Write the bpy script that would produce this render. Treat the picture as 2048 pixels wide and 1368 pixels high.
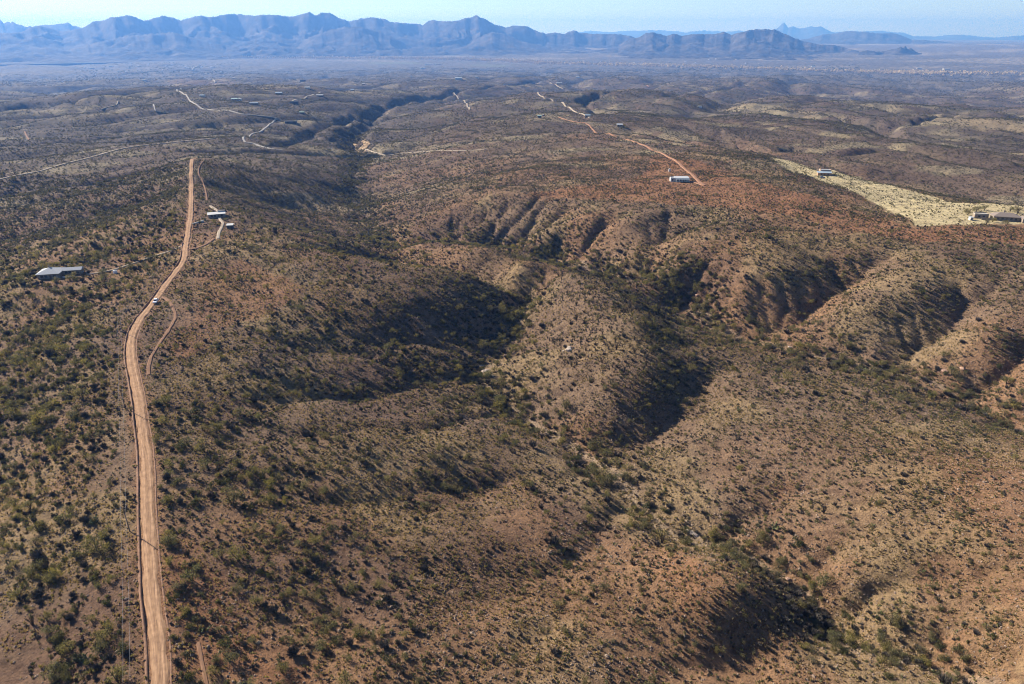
import bpy, math, random
import numpy as np

for o in list(bpy.data.objects):
    bpy.data.objects.remove(o)
scene = bpy.context.scene
COL = scene.collection
R = math.radians

# ------------------------------------------------------------------ camera
EYE = np.array([0.0, 0.0, 130.0])
PITCH = 24.57                      # degrees below the horizon
cam_data = bpy.data.cameras.new("camera")
cam_data.sensor_width = 36.0
cam_data.lens = 24.0
cam_data.clip_start = 1.0
cam_data.clip_end = 200000.0
cam = bpy.data.objects.new("camera", cam_data)
cam.location = EYE
cam.rotation_euler = (R(90 - PITCH), 0, 0)
COL.objects.link(cam)
scene.camera = cam

# ------------------------------------------------------------------ sky, sun, exposure
SUN_EL = 29.5                      # degrees above the horizon
SUN_AZ = 56.0                      # degrees to the west of the view direction (+Y), towards -X
world = bpy.data.worlds.new("World")
scene.world = world
world.use_nodes = True
wn = world.node_tree.nodes
wl = world.node_tree.links
wn.clear()
w_out = wn.new("ShaderNodeOutputWorld")
w_bg = wn.new("ShaderNodeBackground")
w_sky = wn.new("ShaderNodeTexSky")
w_sky.sky_type = 'NISHITA'
w_sky.sun_disc = False
w_sky.sun_elevation = R(SUN_EL)
w_sky.sun_rotation = R(-SUN_AZ)
w_sky.altitude = 1500
w_sky.air_density = 0.85
w_sky.dust_density = 0.1
w_sky.ozone_density = 3.2
w_bg.inputs["Strength"].default_value = 0.065
wl.new(w_sky.outputs[0], w_bg.inputs[0])
wl.new(w_bg.outputs[0], w_out.inputs[0])

sun_data = bpy.data.lights.new("sun", 'SUN')
sun_data.energy = 5.0
sun_data.angle = R(0.53)
sun_data.color = (1.0, 0.93, 0.82)
sun = bpy.data.objects.new("sun", sun_data)
SUN_DIR = np.array([-math.sin(R(SUN_AZ)) * math.cos(R(SUN_EL)), math.cos(R(SUN_AZ)) * math.cos(R(SUN_EL)), math.sin(R(SUN_EL))])
from mathutils import Vector, Matrix
sun.rotation_euler = Vector(SUN_DIR).to_track_quat('Z', 'Y').to_euler()
sun.location = (0, 0, 400)
COL.objects.link(sun)

scene.view_settings.view_transform = 'Standard'
scene.view_settings.look = 'None'
scene.view_settings.gamma = 1.0
scene.view_settings.exposure = 1.22
scene.render.engine = 'CYCLES'
scene.cycles.volume_bounces = 0
scene.cycles.max_bounces = 4
scene.cycles.diffuse_bounces = 2
scene.cycles.transparent_max_bounces = 4
scene.cycles.use_adaptive_sampling = False
scene.cycles.use_denoising = True
scene.cycles.denoiser = 'OPENIMAGEDENOISE'
scene.cycles.denoising_input_passes = 'RGB_ALBEDO_NORMAL'
scene.cycles.denoising_prefilter = 'FAST'
scene.cycles.pixel_filter_type = 'BLACKMAN_HARRIS'
scene.cycles.filter_width = 1.0

# ------------------------------------------------------------------ helpers: noise and projection
def _hash(ix, iy, seed):
    h = (ix.astype(np.int64) * 374761393 + iy.astype(np.int64) * 668265263 + seed * 1442695041) & 0xFFFFFFFF
    h = ((h ^ (h >> 13)) * 1274126177) & 0xFFFFFFFF
    h = h ^ (h >> 16)
    return (h & 0xFFFFFF).astype(np.float32) / 16777215.0

def vnoise(x, y, seed=0):
    x = np.asarray(x, dtype=np.float64); y = np.asarray(y, dtype=np.float64)
    ix = np.floor(x); iy = np.floor(y)
    fx = (x - ix).astype(np.float32); fy = (y - iy).astype(np.float32)
    ux = fx * fx * fx * (fx * (fx * 6 - 15) + 10); uy = fy * fy * fy * (fy * (fy * 6 - 15) + 10)
    a = _hash(ix, iy, seed); b = _hash(ix + 1, iy, seed)
    c = _hash(ix, iy + 1, seed); d = _hash(ix + 1, iy + 1, seed)
    return (a * (1 - ux) + b * ux) * (1 - uy) + (c * (1 - ux) + d * ux) * uy

def fbm(x, y, seed=0, octaves=4, gain=0.5):
    s = 0.0; amp = 1.0; tot = 0.0
    for k in range(octaves):
        c, sn = math.cos(0.7 * k), math.sin(0.7 * k)
        s = s + amp * vnoise((x * c - y * sn) * 2 ** k, (x * sn + y * c) * 2 ** k, seed + 17 * k)
        tot += amp; amp *= gain
    return s / tot

def ridged(x, y, seed=0, octaves=4, gain=0.5):
    s = 0.0; amp = 1.0; tot = 0.0
    for k in range(octaves):
        n = 1 - np.abs(2 * vnoise(x * 2 ** k, y * 2 ** k, seed + 31 * k) - 1)
        s = s + amp * n * n
        tot += amp; amp *= gain
    return s / tot

def smooth(a, b, x):
    t = np.clip((x - a) / (b - a), 0, 1)
    return t * t * (3 - 2 * t)

FPX, CX, CY = 1365.33, 1024.0, 684.0
_ct, _st = math.cos(R(PITCH)), math.sin(R(PITCH))

def ray(u, v):
    """Direction of the line of sight through a point of the 2048 x 1368 photograph."""
    a = (CY - np.asarray(v, float)) / FPX
    b = (np.asarray(u, float) - CX) / FPX
    return b, _ct + a * _st, -_st + a * _ct

def at(u, v, z):
    """World x, y of the point of height z seen there."""
    dx, dy, dz = ray(u, v)
    t = (z - EYE[2]) / dz
    return dx * t, dy * t

def project(x, y, z):
    d = y * _ct - (z - EYE[2]) * _st
    up = y * _st + (z - EYE[2]) * _ct
    return CX + FPX * x / d, CY - FPX * up / d, d

# ------------------------------------------------------------------ terrain heights
def base_z(d):
    return -0.036 * (np.sqrt((np.maximum(d - 420, 0)) ** 2 + 150 ** 2) - 150)

LINES = []     # (u, v, z) along ridges, washes and benches, surveyed from the photograph
RELIEF = 0.67
def L(*pts):
    LINES.append([(u, v, z * RELIEF) for u, v, z in pts])
GULLIES = []
def GL(*pts, depth=5.0, width=9.0):          # a gully: also cut as a narrow trench
    L(*pts); GULLIES.append(([(u, v, z * RELIEF) for u, v, z in pts], depth * 0.72, width))
def LF(*pts):                        # heights already to scale
    LINES.append(list(pts))

# the road's ridge
ROAD = [(320, 1368), (310, 1250), (300, 1131), (295, 1000), (293, 918), (285, 850), (277, 790), (265, 735), (261, 700), (264, 671), (279, 640), (308, 604),
        (339, 560), (363, 530), (369, 518), (371, 500), (374, 480), (379, 440), (383, 400), (384, 370), (383, 345), (384, 325), (390, 315), (399, 309)]
L(*[(u, v, 0.0) for u, v in ROAD])
L((0, 1368, -9), (0, 1200, -11), (0, 1000, -14), (0, 850, -17), (0, 740, -20), (-200, 700, -26), (0, 640, -20))
L((150, 1200, -3), (150, 1000, -4), (130, 800, -6), (130, 700, -8), (200, 600, -6), (120, 556, -9), (230, 545, -7), (40, 580, -15))
L((300, 500, -6), (200, 490, -14), (100, 510, -22), (0, 530, -28))
GL((330, 386, -16), (290, 405, -27), (200, 425, -36), (100, 458, -42), (0, 485, -47), (-200, 520, -52))
L((350, 345, -12), (250, 370, -26), (150, 395, -33), (0, 420, -38), (-200, 440, -42))
GL((300, 340, -30), (200, 358, -40), (90, 385, -46), (0, 392, -50))
L((0, 358, -38), (100, 335, -37), (200, 310, -36), (300, 288, -36), (400, 280, -38), (480, 276, -42))
GL((430, 296, -42), (520, 292, -52), (600, 300, -60), (680, 310, -68))
# broad shoulder east of the road
L((450, 640, -1), (450, 560, 1), (560, 585, -2), (480, 500, 0), (560, 520, -3), (420, 760, -3), (400, 900, -4), (420, 1050, -4), (420, 1250, -3), (430, 1368, -3))
L((640, 505, -7), (720, 515, -11), (800, 528, -15), (880, 540, -20), (950, 556, -26), (1010, 575, -36))
L((620, 640, -10), (700, 620, -12), (800, 610, -17), (900, 606, -24), (980, 612, -34))
GL((620, 700, -14), (740, 690, -22), (860, 672, -31), (960, 655, -41), depth=2.5)
L((560, 740, -11), (680, 735, -21), (800, 715, -29), (900, 700, -38))
GL((540, 800, -11), (680, 790, -22), (800, 770, -32), (900, 752, -42), depth=2.0)
L((550, 880, -10), (700, 870, -17), (820, 860, -26), (920, 845, -34))
L((560, 950, -11), (700, 935, -18), (850, 920, -25), (980, 905, -31), (1080, 900, -36))
L((600, 1080, -9), (760, 1060, -15), (920, 1040, -22), (1080, 1020, -29), (1180, 1010, -34))
L((600, 1240, -8), (780, 1220, -13), (960, 1200, -19), (1120, 1170, -25), (1240, 1130, -29))
L((640, 1368, -7), (860, 1368, -11), (1040, 1350, -16), (1180, 1310, -20))
# wash through the basin
W2 = [(1960, 1368, -19), (1860, 1330, -22), (1720, 1285, -26), (1668, 1250, -31), (1606, 1172, -32), (1550, 1130, -33), (1440, 1078, -35), (1340, 1058, -37), (1280, 1000, -39),
      (1220, 940, -41), (1160, 890, -43), (1080, 850, -45), (1010, 800, -47), (958, 748, -48), (1000, 708, -49), (1028, 672, -50), (1055, 618, -51), (1040, 600, -52), (985, 590, -53), (920, 580, -54), (850, 560, -55), (780, 525, -58)]
GL(*W2, depth=3.2, width=6.5)
# spurs in the lower right
LF((1230, 1160, -20), (1300, 1125, -15), (1348, 1108, -12), (1400, 1150, -9.5), (1430, 1215, -10.5), (1440, 1260, -14))
LF((1468, 1114, -11), (1519, 1140, -12), (1570, 1178, -14.5), (1625, 1220, -20))
LF((1500, 1190, -10), (1550, 1220, -12), (1588, 1245, -15.5))
LF((1220, 1340, -16), (1380, 1318, -18.5), (1480, 1312, -20.5), (1545, 1302, -23), (1605, 1288, -24.5), (1662, 1256, -25.5))
LF((1480, 1368, -16), (1570, 1335, -16.5), (1690, 1318, -18), (1800, 1352, -14), (1870, 1390, -11))
L((1450, 1010, -28), (1600, 1080, -23), (1720, 1160, -20), (1850, 1230, -17), (1950, 1290, -15))
L((1560, 985, -24), (1640, 950, -20), (1700, 900, -17))
L((1480, 930, -27), (1620, 870, -20), (1760, 850, -19))
L((1850, 1000, -10), (2000, 1080, -5), (2048, 1250, -4), (2100, 1368, -2), (1800, 1100, -13))
L((1960, 900, -9), (2048, 960, -6), (1880, 850, -13), (1780, 800, -20), (1680, 765, -27), (1570, 738, -36))
L((2048, 895, -10), (2150, 930, -6), (2300, 1000, -4))
# the gully between the middle ridge and the eastern hillside
GL((1440, 722, -27), (1398, 770, -31), (1370, 825, -36), (1320, 862, -40), (1250, 884, -43))
L((1500, 760, -27), (1450, 830, -29), (1400, 880, -33), (1330, 920, -37))
# middle ridge
L((850, 482, -41), (900, 484, -36), (960, 496, -29), (1050, 524, -21), (1120, 548, -15), (1200, 580, -11), (1270, 640, -11), (1310, 715, -18), (1290, 790, -28), (1240, 845, -37))
L((1110, 640, -31), (1080, 720, -38), (1150, 700, -25), (1180, 620, -18), (1130, 800, -38), (1200, 780, -28))
L((1360, 690, -27), (1420, 680, -35), (1480, 695, -37))
# the long wash beyond the middle ridge
W1 = [(2300, 1000, -22), (2150, 900, -27), (2048, 842, -32), (1960, 790, -35), (1850, 752, -38), (1700, 716, -42), (1600, 698, -45), (1500, 674, -48), (1430, 643, -50), (1370, 610, -52), (1280, 566, -54), (1200, 540, -55),
      (1110, 514, -57), (1000, 494, -59), (900, 488, -61), (790, 494, -63), (762, 470, -65), (735, 430, -68), (708, 380, -72), (712, 335, -76), (722, 298, -80), (700, 268, -86), (745, 236, -96), (795, 203, -112), (860, 192, -120)]
GL(*W1, depth=3.0, width=10.0)
# east mesa and its spurs and gullies
L((1400, 366, 0), (1357, 366, 0), (1300, 340, -4), (1240, 370, -5), (1150, 385, -8), (1060, 388, -12), (980, 392, -20), (900, 415, -34), (830, 450, -52))
L((1450, 420, 0), (1600, 440, 2), (1750, 470, 3), (1840, 460, 3), (1950, 475, 4), (2048, 480, 4), (2200, 500, 4), (1550, 400, 1))
GL((1140, 408, -13), (1105, 442, -29), (1055, 466, -46), (975, 484, -56), depth=3.0)
L((1210, 412, -8), (1170, 440, -18), (1090, 468, -36), (1010, 482, -50))
GL((1215, 440, -17), (1180, 475, -33), (1140, 500, -49), depth=2.2)
L((1300, 430, -6), (1250, 455, -16), (1200, 490, -36), (1165, 508, -49))
GL((1345, 440, -11), (1290, 468, -25), (1245, 492, -37), (1195, 513, -51), depth=4.0)
L((1400, 455, -5), (1340, 475, -14), (1270, 498, -28), (1200, 520, -46))
GL((1375, 462, -14), (1320, 484, -25), depth=2.5)
L((1500, 470, -2), (1450, 500, -7), (1380, 520, -16), (1310, 535, -30), (1260, 553, -45))
L((1600, 500, -2), (1550, 530, -9), (1480, 565, -22), (1420, 600, -40))
L((1650, 510, -5), (1620, 550, -14), (1572, 595, -29), (1525, 622, -39))
GL((1760, 515, -4), (1735, 535, -10), (1690, 575, -22), (1625, 615, -34), (1560, 645, -44), (1500, 665, -48), depth=3.5)
L((1800, 545, -2), (1760, 590, -11), (1690, 630, -25), (1610, 675, -42))
GL((1950, 590, -9), (1900, 640, -21), (1840, 685, -33), (1795, 718, -40))
L((2048, 560, 0), (2030, 620, -5), (1960, 675, -16), (1880, 730, -32))
GL((2060, 690, -16), (2000, 735, -27), (1955, 765, -34))
L((2150, 640, -3), (2120, 720, -12), (2048, 775, -26))
# west bank of the long wash
L((400, 308, -1), (500, 315, -13), (600, 328, -28), (670, 342, -48))
GL((440, 374, -19), (500, 394, -34), (580, 408, -52), (660, 425, -64), (725, 440, -69))
L((430, 345, -9), (520, 352, -20), (610, 366, -36), (670, 385, -58))
L((435, 440, -3), (520, 450, -9), (600, 465, -17), (680, 478, -32), (740, 488, -52))
L((420, 410, -8), (500, 420, -22))
# land east of it
L((800, 400, -52), (860, 360, -48), (800, 330, -58), (960, 340, -34), (1080, 330, -22), (1180, 320, -14), (900, 300, -50), (1050, 296, -32))
L((1330, 318, -6), (1230, 276, -16), (1120, 238, -30), (1075, 236, -34), (1000, 250, -45), (900, 250, -62), (830, 262, -72))
# beyond the mesa
L((1520, 312, -5), (1600, 345, -2), (1750, 388, 0), (1900, 415, 0), (2048, 418, 0), (2200, 430, 0))
GL((1400, 270, -40), (1470, 290, -42), (1560, 312, -42), (1700, 345, -44), (1850, 378, -44), (2048, 402, -40), (2250, 420, -40))
L((1300, 225, -50), (1400, 228, -45), (1500, 225, -42), (1600, 230, -42), (1700, 245, -40), (1650, 270, -36), (1800, 310, -32), (1950, 340, -30), (2100, 350, -30))
GL((1730, 240, -58), (1780, 272, -60), (1850, 285, -60), (2000, 300, -56), (2200, 330, -50))
L((1760, 246, -50), (1850, 230, -44), (1900, 226, -44), (2000, 240, -48))
# west country
L((0, 250, -70), (100, 240, -75), (250, 235, -66), (400, 240, -60), (550, 236, -60), (600, 228, -62))
GL((0, 285, -80), (120, 270, -84), (260, 262, -78), (420, 262, -68), (560, 266, -76), (640, 276, -84))
L((360, 180, -100), (420, 210, -72), (480, 205, -80), (580, 205, -85), (700, 196, -80))
L((640, 240, -72), (700, 225, -78), (760, 205, -92))
L((850, 222, -72), (940, 205, -82), (1000, 195, -92))
L((1150, 232, -42), (1085, 190, -82), (1120, 210, -60), (1190, 220, -70), (1170, 200, -98))


GL((1560, 960, -22), (1520, 1000, -26), (1440, 1035, -32), depth=3.5, width=7)
GL((1900, 1130, -12), (1800, 1180, -17), (1700, 1215, -25), depth=3.0, width=7)
GL((1960, 1180, -9), (1890, 1260, -16), (1840, 1315, -23), depth=3.5, width=7)
GL((470, 880, -8), (640, 880, -16), (800, 868, -25), (930, 850, -35), (1030, 830, -46), depth=1.2, width=8)
GL((700, 1010, -19), (850, 990, -26), (1000, 960, -35), (1120, 905, -42), depth=1.0, width=8)
GL((1050, 1200, -24), (1130, 1120, -29), (1200, 1050, -35), (1270, 1010, -39), depth=1.2, width=8)
GL((1040, 400, -20), (970, 430, -36), (900, 455, -50), (840, 480, -60), depth=1.8, width=9)

W1 = [(u, v, z * RELIEF) for u, v, z in W1]; W2 = [(u, v, z * RELIEF) for u, v, z in W2]

pts = []
for line in LINES:
    for (a, b) in zip(line[:-1], line[1:]):
        ax, ay = at(a[0], a[1], a[2]); bx, by = at(b[0], b[1], b[2])
        n = max(1, int(math.hypot(bx - ax, by - ay) / (22 + 0.05 * math.hypot(ax, ay))))
        for k in range(n):
            t = k / n
            pts.append((ax + (bx - ax) * t, ay + (by - ay) * t, a[2] + (b[2] - a[2]) * t))
    ax, ay = at(*line[-1]); pts.append((ax, ay, line[-1][2]))
for x, y, z in [(-100, 60, 0), (-95, 0, 0), (-90, -100, 0), (0, 40, -6), (100, 40, -8), (60, -60, -4), (250, 60, -4), (-250, 60, -14), (-300, 0, -16), (300, -60, -4), (-300, -200, -10), (300, -250, -5), (0, -300, -2)]:
    pts.append((x, y, z))
for x, y in [(-700, 200), (-900, 500), (700, 150), (900, 350), (1100, 700), (-1200, 900), (1500, 1100), (-1800, 1600), (1900, 1700), (-2600, 2600), (2700, 2600), (-1300, 3000), (1300, 3000), (0, 3600), (-3500, 3600), (3500, 3600)]:
    d = math.hypot(x, y)
    pts.append((x, y, float(base_z(d)) - 22))
C = np.array(pts)
# drop near-duplicates so that the fit stays well behaved
keep = []
for i in range(len(C)):
    dmin = 6 + 0.012 * math.hypot(C[i, 0], C[i, 1])
    if all((C[i, 0] - C[j, 0]) ** 2 + (C[i, 1] - C[j, 1]) ** 2 > dmin * dmin for j in keep):
        keep.append(i)
C = C[keep]
CR = (2.5 + 0.007 * np.hypot(C[:, 0], C[:, 1])).astype(np.float64)

def _phi(x, y):
    d2 = (x[:, None] - C[None, :, 0]) ** 2 + (y[:, None] - C[None, :, 1]) ** 2
    return np.sqrt(d2 + CR[None, :] ** 2)

_res = C[:, 2] - base_z(np.hypot(C[:, 0], C[:, 1]))
_A = _phi(C[:, 0], C[:, 1]) + np.eye(len(C)) * -0.4
_n = len(C)
_M = np.zeros((_n + 1, _n + 1)); _M[:_n, :_n] = _A; _M[:_n, _n] = 1; _M[_n, :_n] = 1
_sol = np.linalg.solve(_M, np.append(_res, 0.0))
_w = _sol[:_n]; _c0 = _sol[_n]

def rbf(x, y):
    x = np.asarray(x, float); y = np.asarray(y, float)
    sh = x.shape; x = x.ravel(); y = y.ravel()
    out = np.empty(len(x))
    for i in range(0, len(x), 40000):
        out[i:i + 40000] = _phi(x[i:i + 40000], y[i:i + 40000]) @ _w + _c0
    return out.reshape(sh)

# near grid (3 m) with running water cutting its gullies
GX0, GX1, GY0, GY1, GS = -1000.0, 1100.0, -40.0, 1500.0, 3.0
gx = np.arange(GX0, GX1 + GS, GS); gy = np.arange(GY0, GY1 + GS, GS)
GXX, GYY = np.meshgrid(gx, gy)
# evaluate on 8 m and refine
_cx = np.arange(GX0, GX1 + 2 * GS, 2 * GS); _cy = np.arange(GY0, GY1 + 2 * GS, 2 * GS)
_cxx, _cyy = np.meshgrid(_cx, _cy)

def bilerp(grid, x0, y0, s, x, y):
    fx = np.clip((np.asarray(x) - x0) / s, 0, grid.shape[1] - 1.001); fy = np.clip((np.asarray(y) - y0) / s, 0, grid.shape[0] - 1.001)
    ix = fx.astype(int); iy = fy.astype(int); fx = fx - ix; fy = fy - iy
    return (grid[iy, ix] * (1 - fx) + grid[iy, ix + 1] * fx) * (1 - fy) + (grid[iy + 1, ix] * (1 - fx) + grid[iy + 1, ix + 1] * fx) * fy

def bicubic(grid, x0, y0, s, x, y):
    fx = np.clip((np.asarray(x) - x0) / s, 1, grid.shape[1] - 2.001); fy = np.clip((np.asarray(y) - y0) / s, 1, grid.shape[0] - 2.001)
    ix = np.minimum(fx.astype(int), grid.shape[1] - 3); iy = np.minimum(fy.astype(int), grid.shape[0] - 3); fx = fx - ix; fy = fy - iy
    def wts(t):   # Catmull-Rom weights
        return (-0.5 * t ** 3 + t ** 2 - 0.5 * t, 1.5 * t ** 3 - 2.5 * t ** 2 + 1, -1.5 * t ** 3 + 2 * t ** 2 + 0.5 * t, 0.5 * t ** 3 - 0.5 * t ** 2)
    wx = wts(fx); wy = wts(fy)
    out = 0
    for j in range(4):
        row = 0
        for i in range(4):
            row = row + wx[i] * grid[iy + j - 1, ix + i - 1]
        out = out + wy[j] * row
    return out

G = bicubic(rbf(_cxx, _cyy), _cx[0], _cy[0], 2 * GS, GXX, GYY) + base_z(np.hypot(GXX, GYY))

def road_dist(px, py, line):
    """Distance of points to a polyline of world points."""
    best = np.full(np.shape(px), 1e9)
    for (a, b) in zip(line[:-1], line[1:]):
        ax, ay = a[:2]; bx, by = b[:2]
        dx, dy = bx - ax, by - ay
        t = np.clip(((px - ax) * dx + (py - ay) * dy) / (dx * dx + dy * dy + 1e-9), 0, 1)
        best = np.minimum(best, np.hypot(px - ax - t * dx, py - ay - t * dy))
    return best

def near_dist(px, py, line, reach):
    """Distance to a polyline, worked out only close to it."""
    out = np.full(px.shape, float(reach))
    for i in range(len(line) - 1):
        a = line[i]; b = line[i + 1]
        m = (px > min(a[0], b[0]) - reach) & (px < max(a[0], b[0]) + reach) & (py > min(a[1], b[1]) - reach) & (py < max(a[1], b[1]) + reach)
        if m.any():
            out[m] = np.minimum(out[m], road_dist(px[m], py[m], [a, b]))
    return out

ROAD_W = [at(u, v, 0.0) for u, v in ROAD]
_g = np.array(ROAD_W)
ROAD_W = [(_g[0, 0] + (_g[0, 0] - _g[2, 0]) * 2.5, _g[0, 1] - 110.0)] + [tuple(p) for p in ROAD_W]
GRD = road_dist(GXX, GYY, ROAD_W)

def flow(h, XX, YY, GS, seed):
    """Steepest descent and gathered drainage area of every cell."""
    ny, nx = h.shape
    offs = [(-1, -1), (-1, 0), (-1, 1), (0, -1), (0, 1), (1, -1), (1, 0), (1, 1)]
    idx = np.arange(ny * nx).reshape(ny, nx)
    best = np.zeros_like(h); rec = idx.copy(); true = np.zeros_like(h)
    for oy, ox in offs:
        nb = np.roll(np.roll(h, -oy, 0), -ox, 1)
        s = (h - nb) / (GS * math.hypot(oy, ox))
        sj = s * (0.65 + 0.7 * vnoise(XX / (GS * 1.7), YY / (GS * 1.7), seed + ox + 3 * oy))
        m = sj > best
        best[m] = sj[m]; true[m] = s[m]; rec[m] = np.roll(np.roll(idx, -oy, 0), -ox, 1)[m]
    acc = [1.0] * (ny * nx); rl = rec.ravel().tolist()
    for i in np.argsort(-h, axis=None).tolist():
        r = rl[i]
        if r != i: acc[r] += acc[i]
    return true, np.array(acc).reshape(ny, nx)

def blur(a, n=1):
    for _ in range(n):
        a = (2 * a + np.roll(a, 1, 0) + np.roll(a, -1, 0) + np.roll(a, 1, 1) + np.roll(a, -1, 1)) / 6
    return a

def erode(h, XX, YY, GS, mask, steps, rate, gentle, diff, s0=0.20, s1=0.42):
    """Let running water cut the slopes."""
    h = h.copy()
    _gy, _gx = np.gradient(h, GS)
    steep = blur(gentle + (1 - gentle) * smooth(s0, s1, np.hypot(_gx, _gy)), 6)
    h += ((fbm(XX / (18 * GS), YY / (18 * GS), 5, 4) - 0.5) * 2.0 * GS + (fbm(XX / (5 * GS), YY / (5 * GS), 6, 3) - 0.5) * 0.6 * GS) * mask
    for it in range(steps):
        best, acc = flow(h, XX, YY, GS, 300 + it * 9)
        cut = rate * GS * np.maximum(acc - 8, 0) ** 0.40 * np.minimum(best, 0.9) ** 0.9 * mask * steep
        h -= np.minimum(cut, 0.5 * best * GS + 0.007 * GS)
        lap = (np.roll(h, 1, 0) + np.roll(h, -1, 0) + np.roll(h, 1, 1) + np.roll(h, -1, 1) - 4 * h)
        lap[0] = lap[-1] = 0; lap[:, 0] = lap[:, -1] = 0
        h += diff * lap * mask
    best, acc = flow(h, XX, YY, GS, 777)
    return h, acc

_mask = smooth(8, 40, GRD) * smooth(0, 60, GXX - GX0) * smooth(0, 60, GX1 - GXX) * smooth(0, 60, GYY - GY0) * smooth(0, 120, GY1 - GYY)
def trench(px, py, line, depth, width):
    """Narrow V cut along a winding line."""
    jx = px + 14 * (fbm(px / 34, py / 34, 811, 3) - 0.5); jy = py + 14 * (fbm(px / 34, py / 34, 812, 3) - 0.5)
    out = np.zeros(px.shape)
    L_ = np.array(line); lo = L_.min(0) - 4 * width; hi = L_.max(0) + 4 * width
    m = (px > lo[0]) & (px < hi[0]) & (py > lo[1]) & (py < hi[1])
    if m.any():
        d = road_dist(jx[m], jy[m], line)
        out[m] = depth * np.maximum(0, 1 - d / (width * 1.6)) ** 1.2
    return out
for pts_, dep, wid in GULLIES:
    G -= trench(GXX, GYY, [at(*q) for q in pts_], dep, wid) * _mask
G, GACC = erode(G, GXX, GYY, GS, _mask, 9, 0.060, 0.24, 0.06)
_rill = smooth(3.2, 8.0, np.log(GACC))
G -= blur(_rill, 2) * 1.6 * _mask
WET = blur(_rill, 5)              # where growth follows the drainage lines

# far grid (30 m) out to the river plain
FX0, FX1, FY0, FY1, FS = -11000.0, 11000.0, -600.0, 14400.0, 30.0
fx_ = np.arange(FX0, FX1 + FS, FS); fy_ = np.arange(FY0, FY1 + FS, FS)
FXX, FYY = np.meshgrid(fx_, fy_)
_d = np.hypot(FXX, FYY)
_cs = 120.0
_ax = np.arange(FX0, FX1 + _cs, _cs); _ay = np.arange(FY0, FY1 + _cs, _cs)
_axx, _ayy = np.meshgrid(_ax, _ay)
_near = (np.abs(_axx) < 4600) & (_ayy < 4600)
_rv = np.full(_axx.shape, -24.0)
_rv[_near] = rbf(_axx[_near], _ayy[_near])
_nb = np.hypot(_axx, _ayy)
_rv = _rv * (1 - smooth(2600, 4300, _nb)) + (-24.0) * smooth(2600, 4300, _nb)
FR = bilerp(_rv, FX0, FY0, _cs, FXX, FYY)
_n2 = (np.abs(FXX) < 1800) & (FYY < 2400) & (FYY > -200)
FR[_n2] = rbf(FXX[_n2], FYY[_n2])
FB = np.maximum(base_z(_d), -260.0 - 0.0 * _d)
FB = -np.logaddexp(-0.0 * _d, 0) * 0 + np.where(base_z(_d) > -240, base_z(_d), -240 - 14 * (1 - np.exp((base_z(_d) + 240) / 14)))
_wx = FXX + 420 * (fbm(FXX / 1500, FYY / 1500, 40, 3) - 0.5); _wy = FYY + 420 * (fbm(FXX / 1500, FYY / 1500, 41, 3) - 0.5)
# washes run towards the river: long in that direction
_ca, _sa = math.cos(R(24)), math.sin(R(24))
_p = (_wx * _ca - _wy * _sa); _q = (_wx * _sa + _wy * _ca)
_carve = np.abs(2 * vnoise(_p / 620, _q / 1700, 50) - 1)
_carve2 = np.abs(2 * vnoise(_p / 240 + 7, _q / 560, 51) - 1)
_amp = smooth(1200, 2600, _d) * (1 - 0.45 * smooth(4500, 9500, _d))
FH = FB + FR + _amp * (52 * np.minimum(_carve / 0.30, 1) ** 0.9 + 16 * np.minimum(_carve2 / 0.4, 1) - 50) + _amp * 10 * (fbm(FXX / 150, FYY / 150, 60, 4) - 0.5)
FH += 5 * (fbm(FXX / 500, FYY / 500, 61, 4) - 0.5) * smooth(3000, 6000, _d)
# the land climbs again past the river to the foot of the mountains
RIV_A = at(0, 117, -268.0); RIV_B = at(1400, 131, -268.0); RIV_C = at(2048, 147, -268.0)
def past_river(x, y):
    """Signed distance beyond the river line, in metres."""
    m = (RIV_C[1] - RIV_A[1]) / (RIV_C[0] - RIV_A[0])
    return ((y - RIV_A[1]) - m * (x - RIV_A[0])) / math.hypot(1, m)
_pr = past_river(FXX, FYY)
FH, FACC = erode(FH, FXX, FYY, FS, smooth(900, 1700, _d) * (1 - smooth(-700, -200, _pr)) * (np.abs(FXX) < 9000), 5, 0.050, 0.5, 0.05, 0.05, 0.2)
FH -= blur(smooth(2.2, 6.5, np.log(FACC)), 1) * 20.0 * smooth(1000, 1700, _d) * (1 - smooth(-900, -300, _pr))
FH = FH * (1 - smooth(-900, -200, _pr)) + (-268.0) * smooth(-900, -200, _pr) + np.maximum(_pr, 0) * 0.012 + 14 * (fbm(FXX / 700, FYY / 700, 62, 5) - 0.5) * smooth(200, 1500, _pr)

ROADS_READY = False
RIDGE_ROAD = [at(u, v, -37.0 * RELIEF) for u, v in ((-80, 376), (0, 359), (60, 346), (120, 331), (180, 315), (230, 302), (270, 294), (330, 287), (400, 280), (430, 277))]
CANYONS = []     # (polyline, depth, half width, wander) of the washes far out
FLAT = []        # (polyline, half width, heights): ground levelled under roads and yards

def line_z(px, py, line, zs, w):
    best = np.full(px.shape, 1e9); bz = np.zeros(px.shape)
    for i in range(len(line) - 1):
        ax, ay = line[i]; bx, by = line[i + 1]
        q = np.nonzero((px > min(ax, bx) - w) & (px < max(ax, bx) + w) & (py > min(ay, by) - w) & (py < max(ay, by) + w))[0]
        if not len(q): continue
        dx, dy = bx - ax, by - ay
        t = np.clip(((px[q] - ax) * dx + (py[q] - ay) * dy) / (dx * dx + dy * dy + 1e-9), 0, 1)
        d = np.hypot(px[q] - ax - t * dx, py[q] - ay - t * dy)
        m = d < best[q]; qm = q[m]
        best[qm] = d[m]; bz[qm] = (zs[i] + (zs[i + 1] - zs[i]) * t)[m]
    return best, bz

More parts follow.
